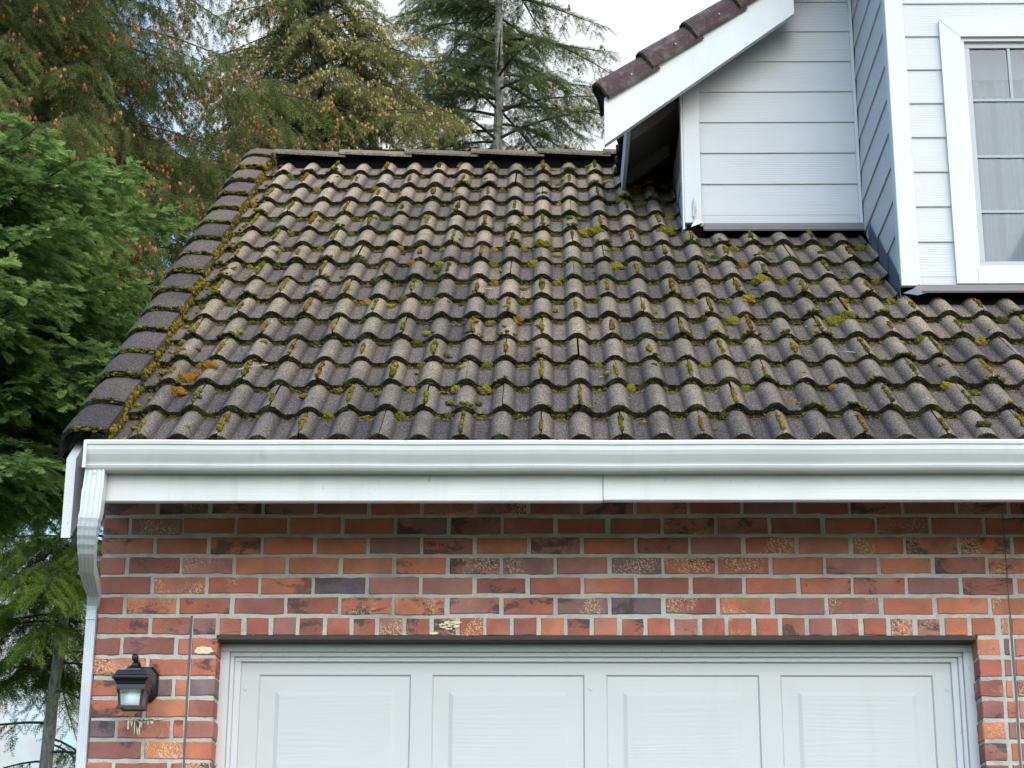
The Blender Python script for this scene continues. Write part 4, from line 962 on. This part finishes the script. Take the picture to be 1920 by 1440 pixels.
def conifer(label, base, lean, ztop, zlo, zhi, R, mats, tr_r, seed, whorl=.30, nper=5, up=.10, droop=.45, sec=.075, seclen=.34, secdroop=.35, tws=.075, twsc=.13, tmpl=TS,
            bare=0., cones=None, group=None, cat='tree', name='spruce_tree', azf=None, keep=None, bend_tip=.0, side=1.0, thick=1.):
    rg = np.random.default_rng(seed); root = empty(name, base, label, cat, group); bx, by, bz_ = base
    def trunk(z_): f_ = (z_ - bz_) / (ztop - bz_); return np.array([bx + lean[0] * f_, by + lean[1] * f_, z_])
    tk = MB(); zz = np.linspace(bz_ - .1, ztop, 40)
    tk.tube([trunk(z_) + np.array([.02 * math.sin(z_ * 1.7), 0, 0]) for z_ in zz], [max(.008, tr_r * (1 - ((z_ - bz_) / (ztop - bz_)) ** 1.15 * .96)) for z_ in zz], 12)
    tk.build('trunk', M_BARK, root)
    wood = MB(); P, D, S, T = [], [], [], []
    z_ = zlo
    while z_ < zhi:
        for q_ in range(nper):
            az = rg.random() * 2 * math.pi
            if azf and not azf(az, rg): continue
            zb = z_ + rg.random() * whorl; L_ = R(zb) * (.65 + .45 * rg.random())
            if L_ < .15: continue
            d = np.array([math.cos(az), math.sin(az), 0.]); lat = np.array([-d[1], d[0], 0.]); o_ = trunk(zb); u_, dr_ = up + rg.normal(0, .07), droop * (.7 + .6 * rg.random())
            bw = rg.normal(0, .12)
            f = lambda t_: o_ + d * L_ * t_ + lat * L_ * bw * t_ * t_ + np.array([0, 0, L_ * (u_ * t_ - dr_ * t_ ** 2 + bend_tip * t_ ** 4)])
            ts = np.linspace(0, 1, 8); pts = [f(t_) for t_ in ts]
            if not inview(np.array(pts), .35).any(): continue
            br = (.008 + .009 * L_) * thick
            wood.tube(pts, [br * (1 - .85 * t_) for t_ in ts], 5, 1)
            ns = max(4, int(L_ / sec))
            for k_ in range(ns):
                t_ = .12 + .88 * (k_ + rg.random()) / ns
                if rg.random() < bare * (1.3 - t_): continue
                pb = f(t_); tan = f(min(1, t_ + .03)) - f(t_ - .03); tan /= np.linalg.norm(tan)
                sd = 1 if k_ % 2 else -1; ll = seclen * L_ * (1.06 - t_) ** .7 * (.6 + .6 * rg.random()) + .08
                ang = .95 + rg.normal(0, .2); dd = tan * math.cos(ang) + lat * sd * math.sin(ang) * side + np.array([0, 0, rg.normal(0, .18)]); dd /= np.linalg.norm(dd)
                m_ = max(2, int(ll / tws)); tt = (np.arange(m_) + .4) / m_
                pp = pb + dd * ll * tt[:, None] + np.array([0, 0, -1.]) * (secdroop * ll * tt ** 1.6)[:, None]
                ok = inview(pp)
                if not ok.any(): continue
                if rg.random() < .6: wood.add([pb + lat * .003, pb - lat * .003, pp[-1]], [(0, 1, 2)], 1)
                for e_ in (-1, 1, 0):
                    pd = dd * .8 + np.cross(dd, (0, 0, 1.)) * e_ * .55 + np.array([0, 0, -secdroop * .9]) + rg.normal(0, .16, (m_, 3)); pd /= np.linalg.norm(pd, axis=1)[:, None]
                    sel = ok & (rg.random(m_) < (.95 if e_ else .6))
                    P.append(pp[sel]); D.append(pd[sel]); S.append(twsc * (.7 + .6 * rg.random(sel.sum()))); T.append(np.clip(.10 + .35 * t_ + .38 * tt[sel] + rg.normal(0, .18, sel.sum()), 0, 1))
        z_ += whorl
    P, D, S, T = np.vstack(P), np.vstack(D), np.concatenate(S), np.concatenate(T)
    if keep is not None:
        kk = keep(P); P, D, S, T = P[kk], D[kk], S[kk], T[kk]
    U = np.cross(D, rg.normal(0, .35, (len(D), 3)) + np.array([0, 0, 1.])); U /= np.linalg.norm(U, axis=1)[:, None] + 1e-9; W = np.cross(D, U)
    tv, tf = tmpl; nv = len(tv)
    V = P[:, None, :] + S[:, None, None] * (tv[None, :, 0, None] * D[:, None, :] + tv[None, :, 1, None] * U[:, None, :] + tv[None, :, 2, None] * W[:, None, :])
    F = (np.arange(len(P)) * nv)[:, None, None] + tf[None]
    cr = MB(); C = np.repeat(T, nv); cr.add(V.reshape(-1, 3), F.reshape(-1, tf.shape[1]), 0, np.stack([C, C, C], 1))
    wood.build('branches', [M_LIMB, M_TWIG], root); cr.build('crown', mats[0], root)
    if cones:
        num, size, cm, cmin = cones; ok = np.where(T > cmin)[0]
        pick = rg.choice(ok, min(num, len(ok)), replace=False); cb = MB(); V0, F0 = IC1[0], IC1[1]
        for k_ in pick:
            for e_ in range(int(rg.integers(2, 6))):
                c_ = P[k_] + D[k_] * S[k_] * rg.random() + rg.normal(0, size * 1.1, 3); sc_ = np.array([.55, .55, .9]) * size * (.7 + .6 * rg.random())
                cb.add(V0 * sc_ * (1 + rg.normal(0, .15, (len(V0), 1))) + c_, F0, 0, (rg.random(), 0, 0))
        tag(cb.build('cones', cm, root), 'small cones clustered over the outer twigs', kind='stuff')
    print(label, len(P), 'twigs'); return root

# tall dark spruce, top left, hung with orange brown cones
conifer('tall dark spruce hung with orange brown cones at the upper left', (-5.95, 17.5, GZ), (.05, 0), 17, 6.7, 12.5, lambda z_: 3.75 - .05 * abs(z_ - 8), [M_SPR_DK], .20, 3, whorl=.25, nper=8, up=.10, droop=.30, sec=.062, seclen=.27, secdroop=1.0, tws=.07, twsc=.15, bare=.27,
        cones=(3000, .024, M_CONE, .45), thick=.55, group='conifers behind the house')
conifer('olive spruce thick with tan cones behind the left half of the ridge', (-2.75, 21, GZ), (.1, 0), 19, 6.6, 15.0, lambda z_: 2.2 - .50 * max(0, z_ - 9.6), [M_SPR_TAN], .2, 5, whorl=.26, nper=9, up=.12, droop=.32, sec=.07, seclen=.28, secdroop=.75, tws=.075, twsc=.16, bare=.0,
        cones=(9000, .022, M_CONE2, .38), group='conifers behind the house')
conifer('open crowned fir with a bare grey trunk behind the middle of the ridge', (-.72, 24, GZ), (.12, 0), 22, 9.3, 15.5, lambda z_: 1.75 - .03 * (z_ - 9), [M_FIR], .12, 8, whorl=.36, nper=6, up=.22, droop=.42, sec=.055, seclen=.25, secdroop=.55, tws=.07, twsc=.15, bare=.15, bend_tip=.12,
        cones=(260, .03, M_CONE2, .45), group='conifers behind the house', name='fir_tree')
conifer('slender fir beside the bare trunked one, its crown just above the ridge', (-1.45, 27, GZ), (.1, 0), 17.5, 10.5, 16.0, lambda z_: 1.25 - .06 * (z_ - 10), [M_FIR], .10, 12, whorl=.4, nper=7, up=.15, droop=.5, sec=.07, seclen=.3, secdroop=.5, tws=.08, twsc=.16, bare=.05, group='conifers behind the house', name='fir_tree')
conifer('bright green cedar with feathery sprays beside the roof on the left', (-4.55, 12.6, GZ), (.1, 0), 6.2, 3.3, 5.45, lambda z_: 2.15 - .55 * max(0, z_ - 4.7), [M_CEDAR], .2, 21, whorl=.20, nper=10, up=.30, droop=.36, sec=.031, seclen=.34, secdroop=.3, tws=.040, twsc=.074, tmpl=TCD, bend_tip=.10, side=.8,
        name='cedar_tree')
conifer('pale trunked spruce with lime green upper boughs at the lower left', (-4.50, 17.2, GZ), (.45, 0), 8.2, 1.2, 5.2, lambda z_: 1.6 if z_ > 2.9 or random.random() < .4 else 0, [M_LIME], .085, 31, whorl=.32, nper=7, up=.02, droop=.34, sec=.05, seclen=.24, secdroop=.8, tws=.05, twsc=.13, bare=.0, thick=.6,
        keep=lambda P: (P[:, 2] > 2.9) | (rng.random(len(P)) < .35), group='conifers behind the house')
